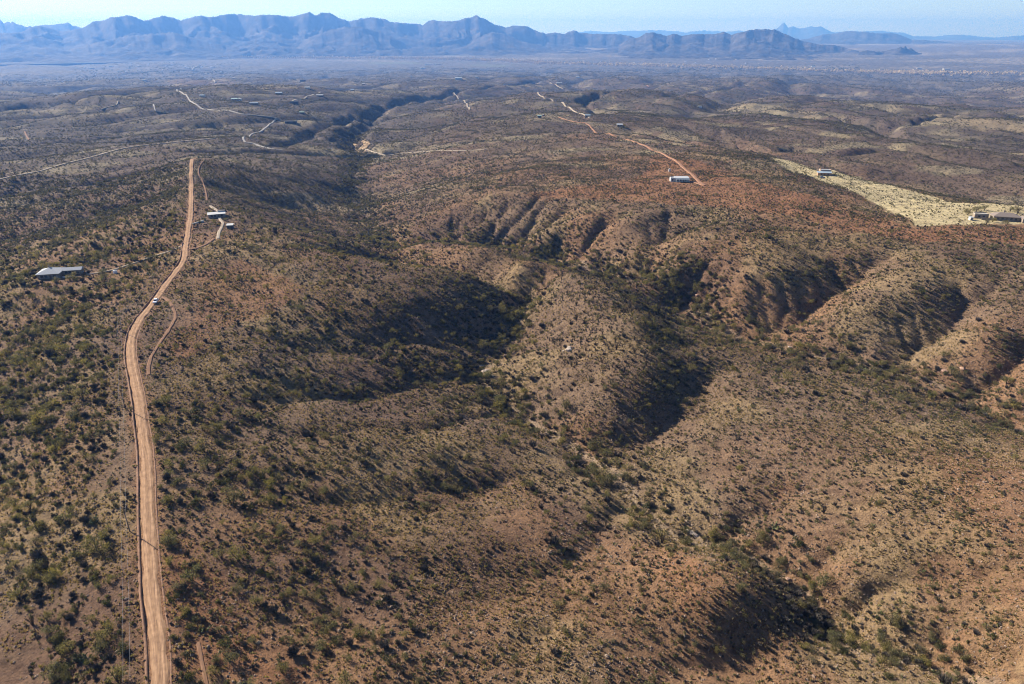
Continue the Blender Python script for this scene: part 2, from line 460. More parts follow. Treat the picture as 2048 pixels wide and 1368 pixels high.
def height(x, y):
    x = np.asarray(x, float); y = np.asarray(y, float)
    near = bicubic(G, GX0, GY0, GS, x, y)
    far = bilerp(FH, FX0, FY0, FS, x, y)
    e = np.minimum(np.minimum(x - GX0, GX1 - x), np.minimum(y - GY0, GY1 - y))
    k = smooth(10, 160, e)
    z = near * k + far * (1 - k)
    d = np.hypot(x, y)
    mid = smooth(450, 1000, d) * (1 - 0.8 * smooth(4000, 9000, d)) * (1 - smooth(10000, 12000, d))
    wx = x + 60 * (fbm(x / 200, y / 200, 72, 3) - 0.5); wy = y + 60 * (fbm(x / 200, y / 200, 73, 3) - 0.5)
    # long low ridges: their grain turns from the west side to the east side
    side = smooth(-250, 150, x)
    gul = 0
    for ang, w_ in ((38, 1 - side), (113, side)):
        c_, s_ = math.cos(R(ang)), math.sin(R(ang))
        al = wx * c_ + wy * s_; ac = -wx * s_ + wy * c_
        g1 = np.minimum(np.abs(2 * vnoise(al / 420, ac / 120, 74 + ang) - 1) / 0.45, 1)
        g2 = np.minimum(np.abs(2 * vnoise(al / 170, ac / 52, 75 + ang) - 1) / 0.5, 1)
        gul = gul + w_ * (11.0 * (g1 - 0.8) + 4.0 * (g2 - 0.8))
    quiet = smooth(25, 110, near_dist(x, y, RIDGE_ROAD, 115))
    z = z + mid * (3.0 * (fbm(x / 45, y / 45, 70, 3) - 0.5) + gul * quiet)
    z = z - (np.maximum(d - 13000, 0) / 1000.0) ** 2 * 0.16          # the curve of the earth
    for line, depth, wid, jit in CANYONS:
        lo = line.min(0) - 2 * wid; hi = line.max(0) + 2 * wid
        m = (x > lo[0]) & (x < hi[0]) & (y > lo[1]) & (y < hi[1])
        if m.any():
            qx, qy = x[m], y[m]
            qx = qx + jit * (fbm(qx / (jit * 2.2), qy / (jit * 2.2), 815, 3) - 0.5) * 2; qy = qy + jit * (fbm(qx / (jit * 2.2), qy / (jit * 2.2), 816, 3) - 0.5) * 2
            z[m] = z[m] - depth * np.maximum(0, 1 - road_dist(qx, qy, line) / wid) ** 1.1
    if ROADS_READY:
        for line, half, zs in FLAT:
            w = half * 3 + 1
            xmn, ymn = line.min(0) - w; xmx, ymx = line.max(0) + w
            m = (x > xmn) & (x < xmx) & (y > ymn) & (y < ymx)
            if m.any():
                dd, zz = line_z(x[m], y[m], line, zs, w)
                k = 1 - smooth(half, half * 3.0, dd)
                z[m] = z[m] * (1 - k) + zz * k
    return z

def hit(u, v):
    """Where the line of sight through a point of the photograph meets the ground."""
    dx, dy, dz = [float(c) for c in ray(u, v)]
    t = np.concatenate([np.arange(90, 1500, 2.5), np.geomspace(1500, 60000, 1500)])
    z = EYE[2] + dz * t
    g = height(dx * t, dy * t)
    below = np.nonzero(z < g)[0]
    i = below[0] if len(below) else len(t) - 1
    if i > 0:
        t0, t1 = t[i - 1], t[i]
        f0, f1 = z[i - 1] - g[i - 1], z[i] - g[i]
        tt = t0 + (t1 - t0) * f0 / (f0 - f1 + 1e-9)
    else:
        tt = t[0]
    x, y = dx * tt, dy * tt
    return float(x), float(y), float(height(np.array([x]), np.array([y]))[0])


for C_, dep, wid in [([(720, 300), (702, 270), (745, 238), (795, 206), (850, 194), (900, 185), (960, 177), (1020, 169), (1090, 161)], 21, 34), ([(1210, 226), (1180, 212), (1166, 200), (1190, 190), (1240, 181)], 18, 30),
                     ([(1360, 256), (1420, 268), (1470, 284), (1500, 298)], 20, 28), ([(1660, 226), (1720, 239), (1760, 255), (1790, 272), (1850, 285)], 20, 28), ([(1770, 262), (1830, 244), (1900, 228), (1960, 226)], 13, 22),
                     ([(0, 216), (60, 208), (140, 201), (220, 206)], 20, 36), ([(0, 161), (50, 156), (110, 152)], 30, 60), ([(560, 290), (620, 264), (680, 246), (720, 226)], 14, 24), ([(880, 150), (960, 146), (1040, 142), (1110, 140)], 34, 70),
                     ([(1170, 141), (1240, 142), (1310, 138)], 34, 70), ([(1500, 176), (1560, 185), (1640, 192)], 16, 40), ([(250, 262), (330, 252), (420, 250), (480, 262)], 14, 24), ([(1580, 300), (1680, 306), (1760, 300)], 11, 20),
                     ([(500, 160), (580, 157), (660, 150)], 24, 60), ([(700, 140), (780, 138), (850, 142)], 26, 70), ([(1340, 190), (1420, 180), (1500, 160)], 18, 45), ([(1800, 170), (1900, 175), (2060, 180)], 16, 45), ([(60, 235), (150, 226), (260, 222)], 15, 30)]:
    _w_ = np.array([hit(u, v)[:2] for u, v in C_])
    CANYONS.append((_w_, dep, wid, wid * 0.5))
# ------------------------------------------------------------------ roads: lines first, so that the ground can be levelled under them
def spline(P, step):
    P = np.array(P, float)
    out = []
    for i in range(len(P) - 1):
        p0 = P[max(i - 1, 0)]; p1 = P[i]; p2 = P[i + 1]; p3 = P[min(i + 2, len(P) - 1)]
        n = max(2, int(np.hypot(*(p2 - p1)) / step))
        for k in range(n):
            t = k / n
            out.append(0.5 * ((2 * p1) + (-p0 + p2) * t + (2 * p0 - 5 * p1 + 4 * p2 - p3) * t * t + (-p0 + 3 * p1 - 3 * p2 + p3) * t ** 3))
    out.append(P[-1])
    return np.array(out)

def soft(a, n):
    a = np.array(a, float)
    for _ in range(n):
        b = a.copy(); b[1:-1] = (a[:-2] + 2 * a[1:-1] + a[2:]) / 4; a = b
    return a

ROAD_LIST = [
    # name, points in the photograph, width in metres, material
    ("main_road", ROAD, 4.1, 'dirt'),
    ("track", [(327, 594), (338, 603), (347, 617), (351, 633), (344, 650), (330, 672), (316, 692), (304, 712), (298, 730), (297, 750)], 1.6, 'track'),
    ("driveway", [(368, 490), (345, 500), (310, 512), (265, 528), (220, 541), (185, 544), (160, 545)], 1.6, 'pale'),
    ("track", [(374, 500), (392, 497), (412, 489), (428, 478)], 2.0, 'track'),
    ("driveway", [(436, 478), (439, 462), (446, 447), (440, 438), (436, 424), (420, 412)], 2.2, 'pale'),
    ("track", [(414, 402), (412, 385), (406, 365), (398, 350), (398, 338), (408, 322)], 1.3, 'track'),
    ("road", [(-60, 372), (0, 359), (60, 346), (120, 331), (180, 315), (230, 302), (270, 294), (330, 287), (400, 280), (430, 277)], 5.5, 'pale'),
    ("road", [(565, 300), (540, 296), (511, 289), (487, 279), (500, 272), (527, 259), (548, 243), (557, 237), (545, 235), (515, 231), (480, 228), (430, 221), (399, 215), (388, 207), (375, 194), (364, 185), (354, 180), (362, 177)], 6.5, 'paved'),
    ("road", [(1409, 371), (1396, 360), (1382, 348), (1365, 334), (1345, 318), (1322, 306), (1300, 297), (1260, 281), (1220, 267), (1180, 253), (1150, 244), (1118, 235)], 5.6, 'red'),
    ("road", [(1180, 236), (1165, 228), (1142, 217), (1128, 208), (1105, 201), (1088, 197), (1078, 189), (1076, 185), (1084, 182)], 7.0, 'pale'),
    ("track", [(1126, 178), (1115, 172), (1100, 166)], 7.0, 'pale'),
    ("track", [(908, 186), (916, 195), (930, 205), (938, 214), (940, 219)], 7.0, 'pale'),
    ("road", [(722, 303), (760, 306), (800, 306), (850, 303), (900, 301), (970, 299)], 5.0, 'pale'),
    ("road", [(585, 203), (610, 196), (640, 185), (662, 176), (690, 166)], 9.0, 'pale'),
    ("track", [(1286, 168), (1297, 175), (1310, 183)], 8.0, 'red'),
    ("track", [(203, 219), (215, 214), (232, 210), (236, 203)], 4.2, 'pale'),
    ("track", [(50, 264), (53, 271), (59, 280)], 2.6, 'track'),
    ("track", [(307, 209), (310, 218), (316, 222), (340, 227)], 4.5, 'paved'),
    ("road", [(422, 166), (430, 163), (418, 160)], 13.0, 'paved'),
    ("road", [(385, 141), (395, 133)], 24.0, 'paved'),
    ("track", [(414, 1372), (403, 1318), (396, 1285)], 0.9, 'track'),
    ("driveway", [(1409, 371), (1395, 366), (1380, 362)], 4.5, 'red'),
]
ROADS = []
for name, P, width, mat in ROAD_LIST:
    if name != 'main_road' and width > 4: width *= 0.62
    if name == "main_road":
        W = [ROAD_W[0]] + [hit(u, v)[:2] for u, v in P[:-1]]
        end = np.array(hit(*P[-2])[:2]); W.append(tuple(np.array(at(P[-1][0], P[-1][1], -1.0))))
    else:
        W = [hit(u, v)[:2] for u, v in P]
        # keep the line from jumping where the sight line slips past a crest
        W2_ = [W[0]]
        for w in W[1:]:
            if math.hypot(w[0] - W2_[-1][0], w[1] - W2_[-1][1]) < 0.35 * math.hypot(*W2_[-1]) + 60:
                W2_.append(w)
        W = W2_
    if len(W) < 2:
        continue
    d0 = math.hypot(*W[0])
    step = 1.5 if d0 < 450 or name == "main_road" else max(2.0, 0.006 * d0)
    S = spline(W, step)
    if name == 'main_road': S = np.stack([soft(S[:, 0], 60), soft(S[:, 1], 60)], -1)
    z = height(S[:, 0], S[:, 1])
    z = soft(z, 40 if name == "main_road" else 12)
    ROADS.append((name, S, z, width, mat))
for name, S, z, width, mat in ROADS:
    k = max(1, len(S) // 120)
    FLAT.append((S[::k], width * 0.6, z[::k] - 0.03))
# level yards under the buildings: (u, v, radius)
YARDS = [(120, 552, 16), (434, 434, 12), (461, 456, 5), (1360, 363, 15), (1339, 343, 5), (1648, 350, 15), (2003, 440, 28), (231, 546, 4)]
YARD_AT = []
for u, v, r in YARDS:
    x, y, z = hit(u, v)
    YARD_AT.append((x, y, z))
    FLAT.append((np.array([(x - 0.5, y), (x + 0.5, y)]), r, np.array([z, z])))
ROADS_READY = True

# ------------------------------------------------------------------ ground sheet
az_in = np.radians(np.linspace(-50, 50, 801))
az_out = np.radians(np.concatenate([np.linspace(53, 177, 32)]))
az = np.concatenate([-az_out[::-1], az_in, az_out])
rr = [4.0, 15, 30, 45, 58]
while rr[-1] < 46000:
    d = rr[-1]
    if d < 95: rr.append(d + 3)
    elif d < 1500: rr.append(d + max(0.75, 0.0042 * d))
    elif d < 13000: rr.append(d * 1.0085)
    else: rr.append(d * 1.05)
rr = np.array(rr)
RR, AA = np.meshgrid(rr, az, indexing='ij')
VX = RR * np.sin(AA); VY = RR * np.cos(AA)
VZ = height(VX, VY)
NR, NA = VX.shape

def grid_mesh(name, X, Y, Z, close=False):
    nr, na = X.shape
    co = np.stack([X, Y, Z], -1).reshape(-1, 3).astype(np.float32)
    i = np.arange(nr - 1)[:, None]; j = np.arange(na if close else na - 1)[None, :]
    j2 = (j + 1) % na
    f = np.stack(np.broadcast_arrays(i * na + j, i * na + j2, (i + 1) * na + j2, (i + 1) * na + j), -1).reshape(-1, 4)
    f = f[:, ::-1]
    me = bpy.data.meshes.new(name)
    me.vertices.add(len(co)); me.vertices.foreach_set("co", co.ravel())
    me.loops.add(f.size); me.loops.foreach_set("vertex_index", f.ravel().astype(np.int32))
    me.polygons.add(len(f)); me.polygons.foreach_set("loop_start", np.arange(0, f.size, 4, dtype=np.int32))
    me.polygons.foreach_set("use_smooth", np.ones(len(f), dtype=bool))
    me.update(calc_edges=True)
    return me
# ------------------------------------------------------------------ zones: what covers the ground where
def inside(px, py, poly):
    c = np.zeros(px.shape, bool)
    n = len(poly)
    for i in range(n):
        ax, ay = poly[i]; bx, by = poly[(i + 1) % n]
        m = ((ay > py) != (by > py))
        with np.errstate(divide='ignore', invalid='ignore'):
            m &= px < (bx - ax) * (py - ay) / (by - ay + 1e-12) + ax
        c ^= m
    return c

def world_poly(P):
    return [hit(u, v)[:2] for u, v in P]

YELLOW = [world_poly([(1508, 306), (1560, 318), (1640, 338), (1720, 356), (1800, 376), (1880, 398), (1950, 408), (2060, 412), (2060, 448), (1960, 449), (1840, 452), (1780, 424), (1715, 388), (1700, 378), (1640, 362), (1560, 330)]),
          world_poly([(1010, 232), (1080, 228), (1200, 245), (1300, 262), (1290, 272), (1200, 255), (1110, 243), (1060, 243)]),
          world_poly([(1420, 205), (1560, 212), (1660, 228), (1640, 236), (1520, 228), (1430, 220)]),
          world_poly([(1860, 228), (1960, 235), (2060, 245), (2060, 262), (1930, 258), (1850, 250)]),
          world_poly([(640, 188), (780, 168), (800, 173), (700, 190)])]
REDS = [(world_poly([(400, 545), (470, 520), (560, 545), (620, 575), (560, 620), (470, 650), (420, 690), (350, 720), (335, 690), (380, 620)]), 0.75),
        (world_poly([(325, 1368), (318, 1240), (318, 1120), (360, 1080), (440, 1150), (500, 1250), (640, 1330), (640, 1375)]), 0.85),
        (world_poly([(1290, 348), (1330, 325), (1375, 345), (1410, 372), (1500, 385), (1400, 392), (1300, 366)]), 1.0),
        (world_poly([(1040, 392), (1180, 372), (1290, 350), (1300, 310), (1420, 330), (1540, 370), (1640, 395), (1740, 430), (1830, 455), (2060, 455), (2060, 490), (1800, 480), (1600, 440), (1450, 415), (1200, 400)]), 1.0),
        (world_poly([(1860, 1300), (2060, 1180), (2060, 1375), (1900, 1375)]), 0.5),
        (world_poly([(1420, 880), (1600, 850), (2060, 900), (2060, 1080), (1800, 1060), (1560, 1050), (1400, 980)]), 0.22),
        (world_poly([(1340, 1130), (1380, 1090), (1440, 1150), (1400, 1260), (1350, 1260)]), 0.6),
        (world_poly([(1095, 845), (1190, 820), (1240, 870), (1160, 905)]), 0.6),
        (world_poly([(330, 162), (430, 158), (470, 168), (380, 172)]), 0.8),
        (world_poly([(1480, 1000), (1600, 950), (1620, 980), (1520, 1020)]), 0.7)]
SAND = [world_poly([(688, 305), (700, 285), (722, 279), (742, 284), (732, 300), (705, 306)])]
FIELD = [world_poly([(735, 128), (740, 124), (830, 124), (850, 128)]), world_poly([(930, 131), (960, 128), (1030, 131), (1000, 134)])]
W1_W = np.array([at(*w) for w in W1]); W2_W = np.array([at(*w) for w in W2])

def blurmask(px, py, poly, soft_m):
    """Zone membership with a ragged edge."""
    out = np.zeros(px.shape)
    P = np.array(poly); lo = P.min(0) - 2 * soft_m; hi = P.max(0) + 2 * soft_m
    m = (px > lo[0]) & (px < hi[0]) & (py > lo[1]) & (py < hi[1])
    if m.any():
        qx, qy = px[m], py[m]
        acc = 0
        for seed in (91, 93):
            jx = qx + soft_m * 2.4 * (fbm(qx / (soft_m * 3), qy / (soft_m * 3), seed, 4, 0.65) - 0.5)
            jy = qy + soft_m * 2.4 * (fbm(qx / (soft_m * 3), qy / (soft_m * 3), seed + 1, 4, 0.65) - 0.5)
            acc = acc + inside(jx, jy, poly) * 0.5
        out[m] = acc
    return out

def slope_aspect(x, y, e=4.0):
    hx = (height(x + e, y) - height(x - e, y)) / (2 * e)
    hy = (height(x, y + e) - height(x, y - e)) / (2 * e)
    n = np.sqrt(hx * hx + hy * hy + 1)
    facing = (-hx * SUN_DIR[0] - hy * SUN_DIR[1] + SUN_DIR[2]) / n
    return np.hypot(hx, hy), facing

def zones(x, y):
    z = {}
    d = np.hypot(x, y)
    z['yellow'] = np.zeros(x.shape)
    for i, p in enumerate(YELLOW):
        z['yellow'] = np.maximum(z['yellow'], blurmask(x, y, p, 4.5 if i == 0 else 14.0) * (1.0 if i == 0 else 0.22))
    z['red'] = np.zeros(x.shape)
    for p, k in REDS:
        z['red'] = np.maximum(z['red'], k * blurmask(x, y, p, 9.0))
    z['sand'] = np.zeros(x.shape)
    for p in SAND:
        z['sand'] = np.maximum(z['sand'], blurmask(x, y, p, 5.0))
    z['field'] = np.zeros(x.shape)
    for p in FIELD:
        z['field'] = np.maximum(z['field'], inside(x, y, p).astype(float))
    wob = 5 * (fbm(x / 20, y / 20, 95, 3) - 0.5)
    z['w1'] = near_dist(x, y, W1_W, 70) + wob * 2; z['w2'] = near_dist(x, y, W2_W, 70) + wob
    return z

# ------------------------------------------------------------------ ground sheet and its colours
def lerp3(a, b, t):
    return a * (1 - t[..., None]) + np.array(b) * t[..., None]

_Z = zones(VX, VY)
_D = np.hypot(VX, VY)
tone = np.ones(VX.shape + (3,)) * np.array([0.262, 0.154, 0.090])
n_big = fbm(VX / 130, VY / 130, 101, 4); n_mid = fbm(VX / 32, VY / 32, 102, 4); n_sm = fbm(VX / 7, VY / 7, 103, 3)
tone = lerp3(tone, (0.212, 0.142, 0.094), smooth(0.42, 0.66, n_big))               # greyer gravel
tone = lerp3(tone, (0.290, 0.205, 0.115), smooth(0.50, 0.68, n_mid) * 0.75)        # straw grass
tone = lerp3(tone, (0.150, 0.094, 0.068), smooth(0.52, 0.74, fbm(VX / 55, VY / 55, 104, 4)) * 0.7)   # dark volcanic litter
tone = lerp3(tone, (0.290, 0.140, 0.075), np.clip(0.8 * _Z['red'] * (0.55 + 0.6 * n_mid), 0, 1))
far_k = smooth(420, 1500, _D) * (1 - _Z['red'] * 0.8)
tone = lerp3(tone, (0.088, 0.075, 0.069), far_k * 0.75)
west = smooth(0, 160, -(VX + 110) - 0.02 * VY) * smooth(450, 800, VY)
tone = lerp3(tone, (0.125, 0.105, 0.090), west * 0.5)
tone = lerp3(tone, (0.330, 0.275, 0.175), smooth(0.56, 0.72, fbm(VX / 90 + 3, VY / 60, 105, 4)) * smooth(500, 900, _D) * 0.55)
tone = lerp3(tone, (0.540, 0.440, 0.255), np.clip(_Z['yellow'] * (0.70 + 0.6 * n_sm), 0, 1))
tone = lerp3(tone, (0.420, 0.320, 0.230), (1 - smooth(1.2, 2.6, np.abs(_Z['w2']))) * 0.4)
tone = lerp3(tone, (0.400, 0.310, 0.220), (1 - smooth(1.5, 3.5, np.abs(_Z['w1']))) * 0.4)
tone = lerp3(tone, (0.480, 0.340, 0.210), _Z['sand'])
tone = lerp3(tone, (0.11, 0.19, 0.07), _Z['field'])
_pr = past_river(VX, VY)
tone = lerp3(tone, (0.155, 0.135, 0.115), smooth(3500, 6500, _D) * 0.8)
tone = lerp3(tone, (0.30, 0.25, 0.19), smooth(0.5, 0.7, fbm(VX / 900, VY / 600, 106, 5)) * smooth(200, 900, _pr) * 0.8)
# red soil scraped bare beside the road
_rd = near_dist(VX, VY, ROADS[0][1][::6], 20)
tone = lerp3(tone, (0.300, 0.160, 0.090), (1 - smooth(2.4, 5.5, _rd + 5 * (n_sm - 0.5))) * 0.6 * (1 - smooth(500, 700, VY)))
spk = smooth(0.40, 0.62, fbm(VX / 26, VY / 26, 108, 4)) * smooth(900, 2200, _D) * (1 - smooth(12000, 14500, _D))
tone = lerp3(tone, (0.070, 0.066, 0.050), spk * 0.6 * (1 - np.clip(_Z['yellow'] + _Z['red'] + _Z['sand'] + _Z['field'], 0, 1)))
tone *= (0.86 + 0.28 * n_sm)[..., None]

tone *= 0.95
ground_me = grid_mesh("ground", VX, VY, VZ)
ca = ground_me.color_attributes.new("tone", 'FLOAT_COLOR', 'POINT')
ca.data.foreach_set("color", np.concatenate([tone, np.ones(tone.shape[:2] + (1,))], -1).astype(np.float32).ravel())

class Mat:
    """Small node-graph helper."""
    def __init__(self, name, rough=0.9, spec=0.15):
        self.m = bpy.data.materials.new(name); self.m.use_nodes = True
        self.t = self.m.node_tree; self.p = self.t.nodes["Principled BSDF"]
        self.p.inputs["Roughness"].default_value = rough
        self.p.inputs["Specular IOR Level"].default_value = spec
    def n(self, kind, **kw):
        node = self.t.nodes.new(kind)
        for k, v in kw.items():
            if k in node.inputs: node.inputs[k].default_value = v
            else: setattr(node, k, v)
        return node
    def l(self, a, b): self.t.links.new(a, b)
    def noise(self, vec, scale, detail=3, rough=0.55):
        q = self.n("ShaderNodeTexNoise"); q.inputs["Scale"].default_value = scale; q.inputs["Detail"].default_value = detail; q.inputs["Roughness"].default_value = rough
        self.l(vec, q.inputs["Vector"]); return q.outputs["Fac"]
    def ramp(self, fac, stops):
        q = self.n("ShaderNodeValToRGB"); cr = q.color_ramp
        while len(cr.elements) < len(stops): cr.elements.new(0.5)
        for e, (pos, c) in zip(cr.elements, stops): e.position = pos; e.color = (*c, 1)
        self.l(fac, q.inputs[0]); return q.outputs[0]
    def mix(self, a, b, fac, blend='MIX'):
        q = self.n("ShaderNodeMix"); q.data_type = 'RGBA'; q.blend_type = blend
        for s, v in ((6, a), (7, b), (0, fac)):
            if isinstance(v, bpy.types.NodeSocket): self.l(v, q.inputs[s])
            elif s == 0: q.inputs[s].default_value = v
            else: q.inputs[s].default_value = (*v, 1)
        return q.outputs[2]
    def bump(self, h, strength, dist):
        q = self.n("ShaderNodeBump"); q.inputs["Strength"].default_value = strength; q.inputs["Distance"].default_value = dist
        self.l(h, q.inputs["Height"]); self.l(q.outputs[0], self.p.inputs["Normal"])
    def color(self, c):
        if isinstance(c, bpy.types.NodeSocket): self.l(c, self.p.inputs["Base Color"])
        else: self.p.inputs["Base Color"].default_value = (*c, 1)

def plain(name, c, rough=0.8, vary=0.12, scale=1.5, metal=0.0):
    """A painted or natural surface with a little unevenness."""
    k = Mat(name, rough)
    tc = k.n("ShaderNodeTexCoord")
    f = k.noise(tc.outputs["Object"], scale, 4)
    lo = tuple(x * (1 - vary) for x in c); hi = tuple(min(1, x * (1 + vary)) for x in c)
    k.color(k.ramp(f, [(0.3, lo), (0.7, hi)]))
    k.p.inputs["Metallic"].default_value = metal
    return k.m

def ground_material():
    k = Mat("desert_ground", 0.95, 0.05)
    geo = k.n("ShaderNodeNewGeometry").outputs["Position"]
    tn = k.n("ShaderNodeVertexColor"); tn.layer_name = "tone"
    grit = k.noise(geo, 1.5, 5, 0.75)
    pebb = k.n("ShaderNodeTexVoronoi"); pebb.inputs["Scale"].default_value = 1.6; k.l(geo, pebb.inputs["Vector"])
    c = k.mix(tn.outputs[0], k.ramp(grit, [(0.30, (0.45, 0.45, 0.45)), (0.52, (1, 1, 1)), (0.75, (1.35, 1.3, 1.25))]), 1.0, 'MULTIPLY')
    spots = k.noise(geo, 0.33, 4, 0.65)
    c = k.mix(c, k.ramp(spots, [(0.34, (0.62, 0.60, 0.60)), (0.50, (1, 1, 1)), (0.68, (1.22, 1.2, 1.12))]), 1.0, 'MULTIPLY')
    k.color(c)
    s = k.n("ShaderNodeMath", operation='MULTIPLY'); k.l(grit, s.inputs[0]); s.inputs[1].default_value = 1.0
    a = k.n("ShaderNodeMath", operation='ADD'); k.l(s.outputs[0], a.inputs[0]); k.l(spots, a.inputs[1])
    k.bump(a.outputs[0], 1.0, 1.1)
    return k.m

ground_me.materials.append(ground_material())
ground = bpy.data.objects.new("ground", ground_me); ground["kind"] = "structure"; ground["label"] = "rolling dry desert hills of reddish gravel and straw grass"
COL.objects.link(ground)

# ------------------------------------------------------------------ mountains
def mountain_material(name, lo, hi, warm):
    k = Mat(name, 0.95, 0.05)
    geo = k.n("ShaderNodeNewGeometry")
    f = k.noise(geo.outputs["Position"], 0.0035, 6, 0.62)
    g = k.noise(geo.outputs["Position"], 0.012, 4, 0.6)
    c = k.ramp(f, [(0.34, lo), (0.5, hi), (0.66, warm)])
    c = k.mix(c, k.ramp(g, [(0.35, (0.6, 0.6, 0.6)), (0.65, (1.3, 1.3, 1.3))]), 1.0, 'MULTIPLY')
    k.color(c)
    return k.m
M_MTN = mountain_material("mountain_rock", (0.034, 0.032, 0.032), (0.060, 0.053, 0.048), (0.105, 0.088, 0.072))
M_FAR = mountain_material("far_mountain_rock", (0.045, 0.043, 0.042), (0.065, 0.060, 0.055), (0.09, 0.08, 0.07))

def mountain(name, label, crest, d_foot, d_crest, d_back, foot_z, mat, seed, rough=1.0, nr=80, na=420, cutting=1.0):
    cu = np.array([c[0] for c in crest], float); cv = np.array([c[1] for c in crest], float)
    u = np.linspace(cu[0], cu[-1], na); v = np.interp(u, cu, cv)
    v = v + rough * 2.6 * (fbm(u / 6, u * 0 + seed, seed, 4) - 0.5) * smooth(0, 1, np.minimum(np.arange(na), na - 1 - np.arange(na)) / 20.0)
    dx, dy, dz = ray(u, v)
    hh = np.hypot(dx, dy); azm = np.arctan2(dx, dy)
    dc = d_crest * (1 + 0.05 * (fbm(u / 60, u * 0 + 3, seed + 1, 3) - 0.5) * 2)
    zc = EYE[2] + dc * dz / hh
    r = np.concatenate([np.linspace(d_foot, d_crest * 0.94, int(nr * 0.55), endpoint=False), np.linspace(d_crest * 0.94, d_crest * 1.06, int(nr * 0.25), endpoint=False), np.linspace(d_crest * 1.06, d_back, nr - int(nr * 0.55) - int(nr * 0.25))])
    R2, A2 = np.meshgrid(r, azm, indexing='ij')
    X = R2 * np.sin(A2); Y = R2 * np.cos(A2)
    t = np.clip((R2 - d_foot) / (dc[None, :] - d_foot), 0, None)
    s = np.where(t <= 1, t, np.clip(1 - (R2 - dc[None, :]) / (d_back - dc[None, :]), 0, 1))
    sc = d_crest / 15000.0
    wx = X + 1100 * sc * (fbm(X / (1500 * sc), Y / (1500 * sc), seed + 5, 3) - 0.5) * 2; wy = Y + 1100 * sc * (fbm(X / (1500 * sc), Y / (1500 * sc), seed + 6, 3) - 0.5) * 2
    rx = wx * 0.82 + wy * 0.57; ry = -wx * 0.57 + wy * 0.82
    spur = ridged(rx / (2700 * sc), ry / (2200 * sc), seed + 7, 5, 0.58)
    prof = np.where(s < 0.5, 0.28 * (s / 0.5) ** 1.25, 0.28 + 0.72 * ((s - 0.5) / 0.5) ** 1.1)
    relief = (zc[None, :] - foot_z)
    k = 1 - smooth(0.80, 1.0, s)
    fac = prof * (1 - cutting * (0.30 + 0.52 * smooth(0.35, 0.62, s)) * k * (1 - np.clip(spur * 1.5, 0, 1)))
    Z = foot_z - 6 + relief * fac + k * smooth(0.02, 0.2, s) * relief * (0.10 * (fbm(X / (260 * sc), Y / (260 * sc), seed + 9, 4) - 0.5) * 2 + 0.17 * (ridged(wx / (820 * sc), wy / (1100 * sc), seed + 13, 4, 0.55) - 0.5)) * rough
    me = grid_mesh(name, X, Y, Z)
    me.materials.append(mat)
    o = bpy.data.objects.new(name, me); o["kind"] = "structure"; o["label"] = label
    COL.objects.link(o)
    return o

def zs(ox, scale, pts):
    return [(ox + a / scale, b / scale) for a, b in pts]

A = 2.926
main_crest = zs(0, A, [(-400, 205), (-200, 190), (0, 190), (120, 185), (170, 160), (230, 145), (300, 160), (345, 180), (400, 178), (480, 160), (505, 146), (545, 122), (600, 118), (640, 98), (680, 97), (760, 84), (800, 98), (835, 116), (870, 112), (900, 100), (955, 88), (1010, 98), (1060, 116), (1100, 105), (1160, 86), (1220, 97), (1330, 80), (1400, 78), (1480, 88), (1600, 80), (1690, 95), (1745, 85), (1810, 68), (1845, 86), (1880, 70), (1930, 72), (1980, 100), (2048, 124)])
main_crest += zs(700, A, [(60, 105), (130, 97), (200, 108), (250, 128), (330, 132), (390, 135), (425, 145), (455, 122), (485, 110), (530, 122), (590, 120), (640, 115), (680, 102), (710, 96), (735, 84), (780, 102), (840, 137), (910, 158), (940, 150), (980, 146), (1040, 153), (1110, 186), (1150, 194), (1200, 188), (1250, 196), (1280, 184), (1310, 173), (1350, 190), (1420, 197), (1560, 196), (1640, 206), (1690, 226), (1760, 250), (1800, 262)])
MOUNTAINS = []
mountain("mountains", "long jagged mountain range across the valley", main_crest, 11300, 15600, 18500, -264, M_MTN, 11, 1.0, 110, 760)
mountain("mountains", "front ridge of rocky hills right of the main range", zs(1350, 2.934, [(-330, 262), (-260, 220), (-210, 216), (-170, 190), (-130, 186), (-100, 192), (-50, 205), (0, 192), (40, 207), (90, 200), (150, 195), (240, 195), (290, 182), (330, 200), (390, 185), (440, 172), (530, 167), (600, 172), (635, 190), (690, 215), (760, 240), (850, 258), (940, 262), (1040, 288), (1080, 296)]), 10200, 13600, 16000, -262, M_MTN, 23, 1.0, 90, 420)
mountain("mountains", "small pointed hill on the far plain", zs(1350, 2.934, [(1080, 300), (1130, 280), (1160, 292), (1230, 298), (1290, 280), (1345, 264), (1395, 282), (1430, 300), (1450, 306)]), 12200, 13000, 13800, -246, M_MTN, 31, 0.25, 40, 120, 0.3)
mountain("mountains", "hazy broad hills behind the front ridge", zs(1350, 2.934, [(640, 262), (740, 232), (800, 220), (870, 200), (940, 195), (1010, 178), (1060, 180), (1130, 185), (1200, 195), (1260, 190), (1330, 205), (1390, 230), (1500, 235), (1570, 242), (1700, 258), (1780, 258), (1900, 250), (2048, 262), (2200, 268)]), 16500, 22000, 27000, -262, M_FAR, 47, 0.8, 70, 300)
mountain("mountains", "pale distant peak with a domed summit", zs(1350, 2.934, [(380, 200), (480, 178), (560, 172), (600, 165), (620, 146), (640, 130), (652, 142), (665, 160), (690, 152), (740, 165), (800, 152), (860, 155), (900, 175), (940, 190), (1000, 205)]), 31000, 38000, 43000, -330, M_FAR, 59, 0.6, 50, 240)
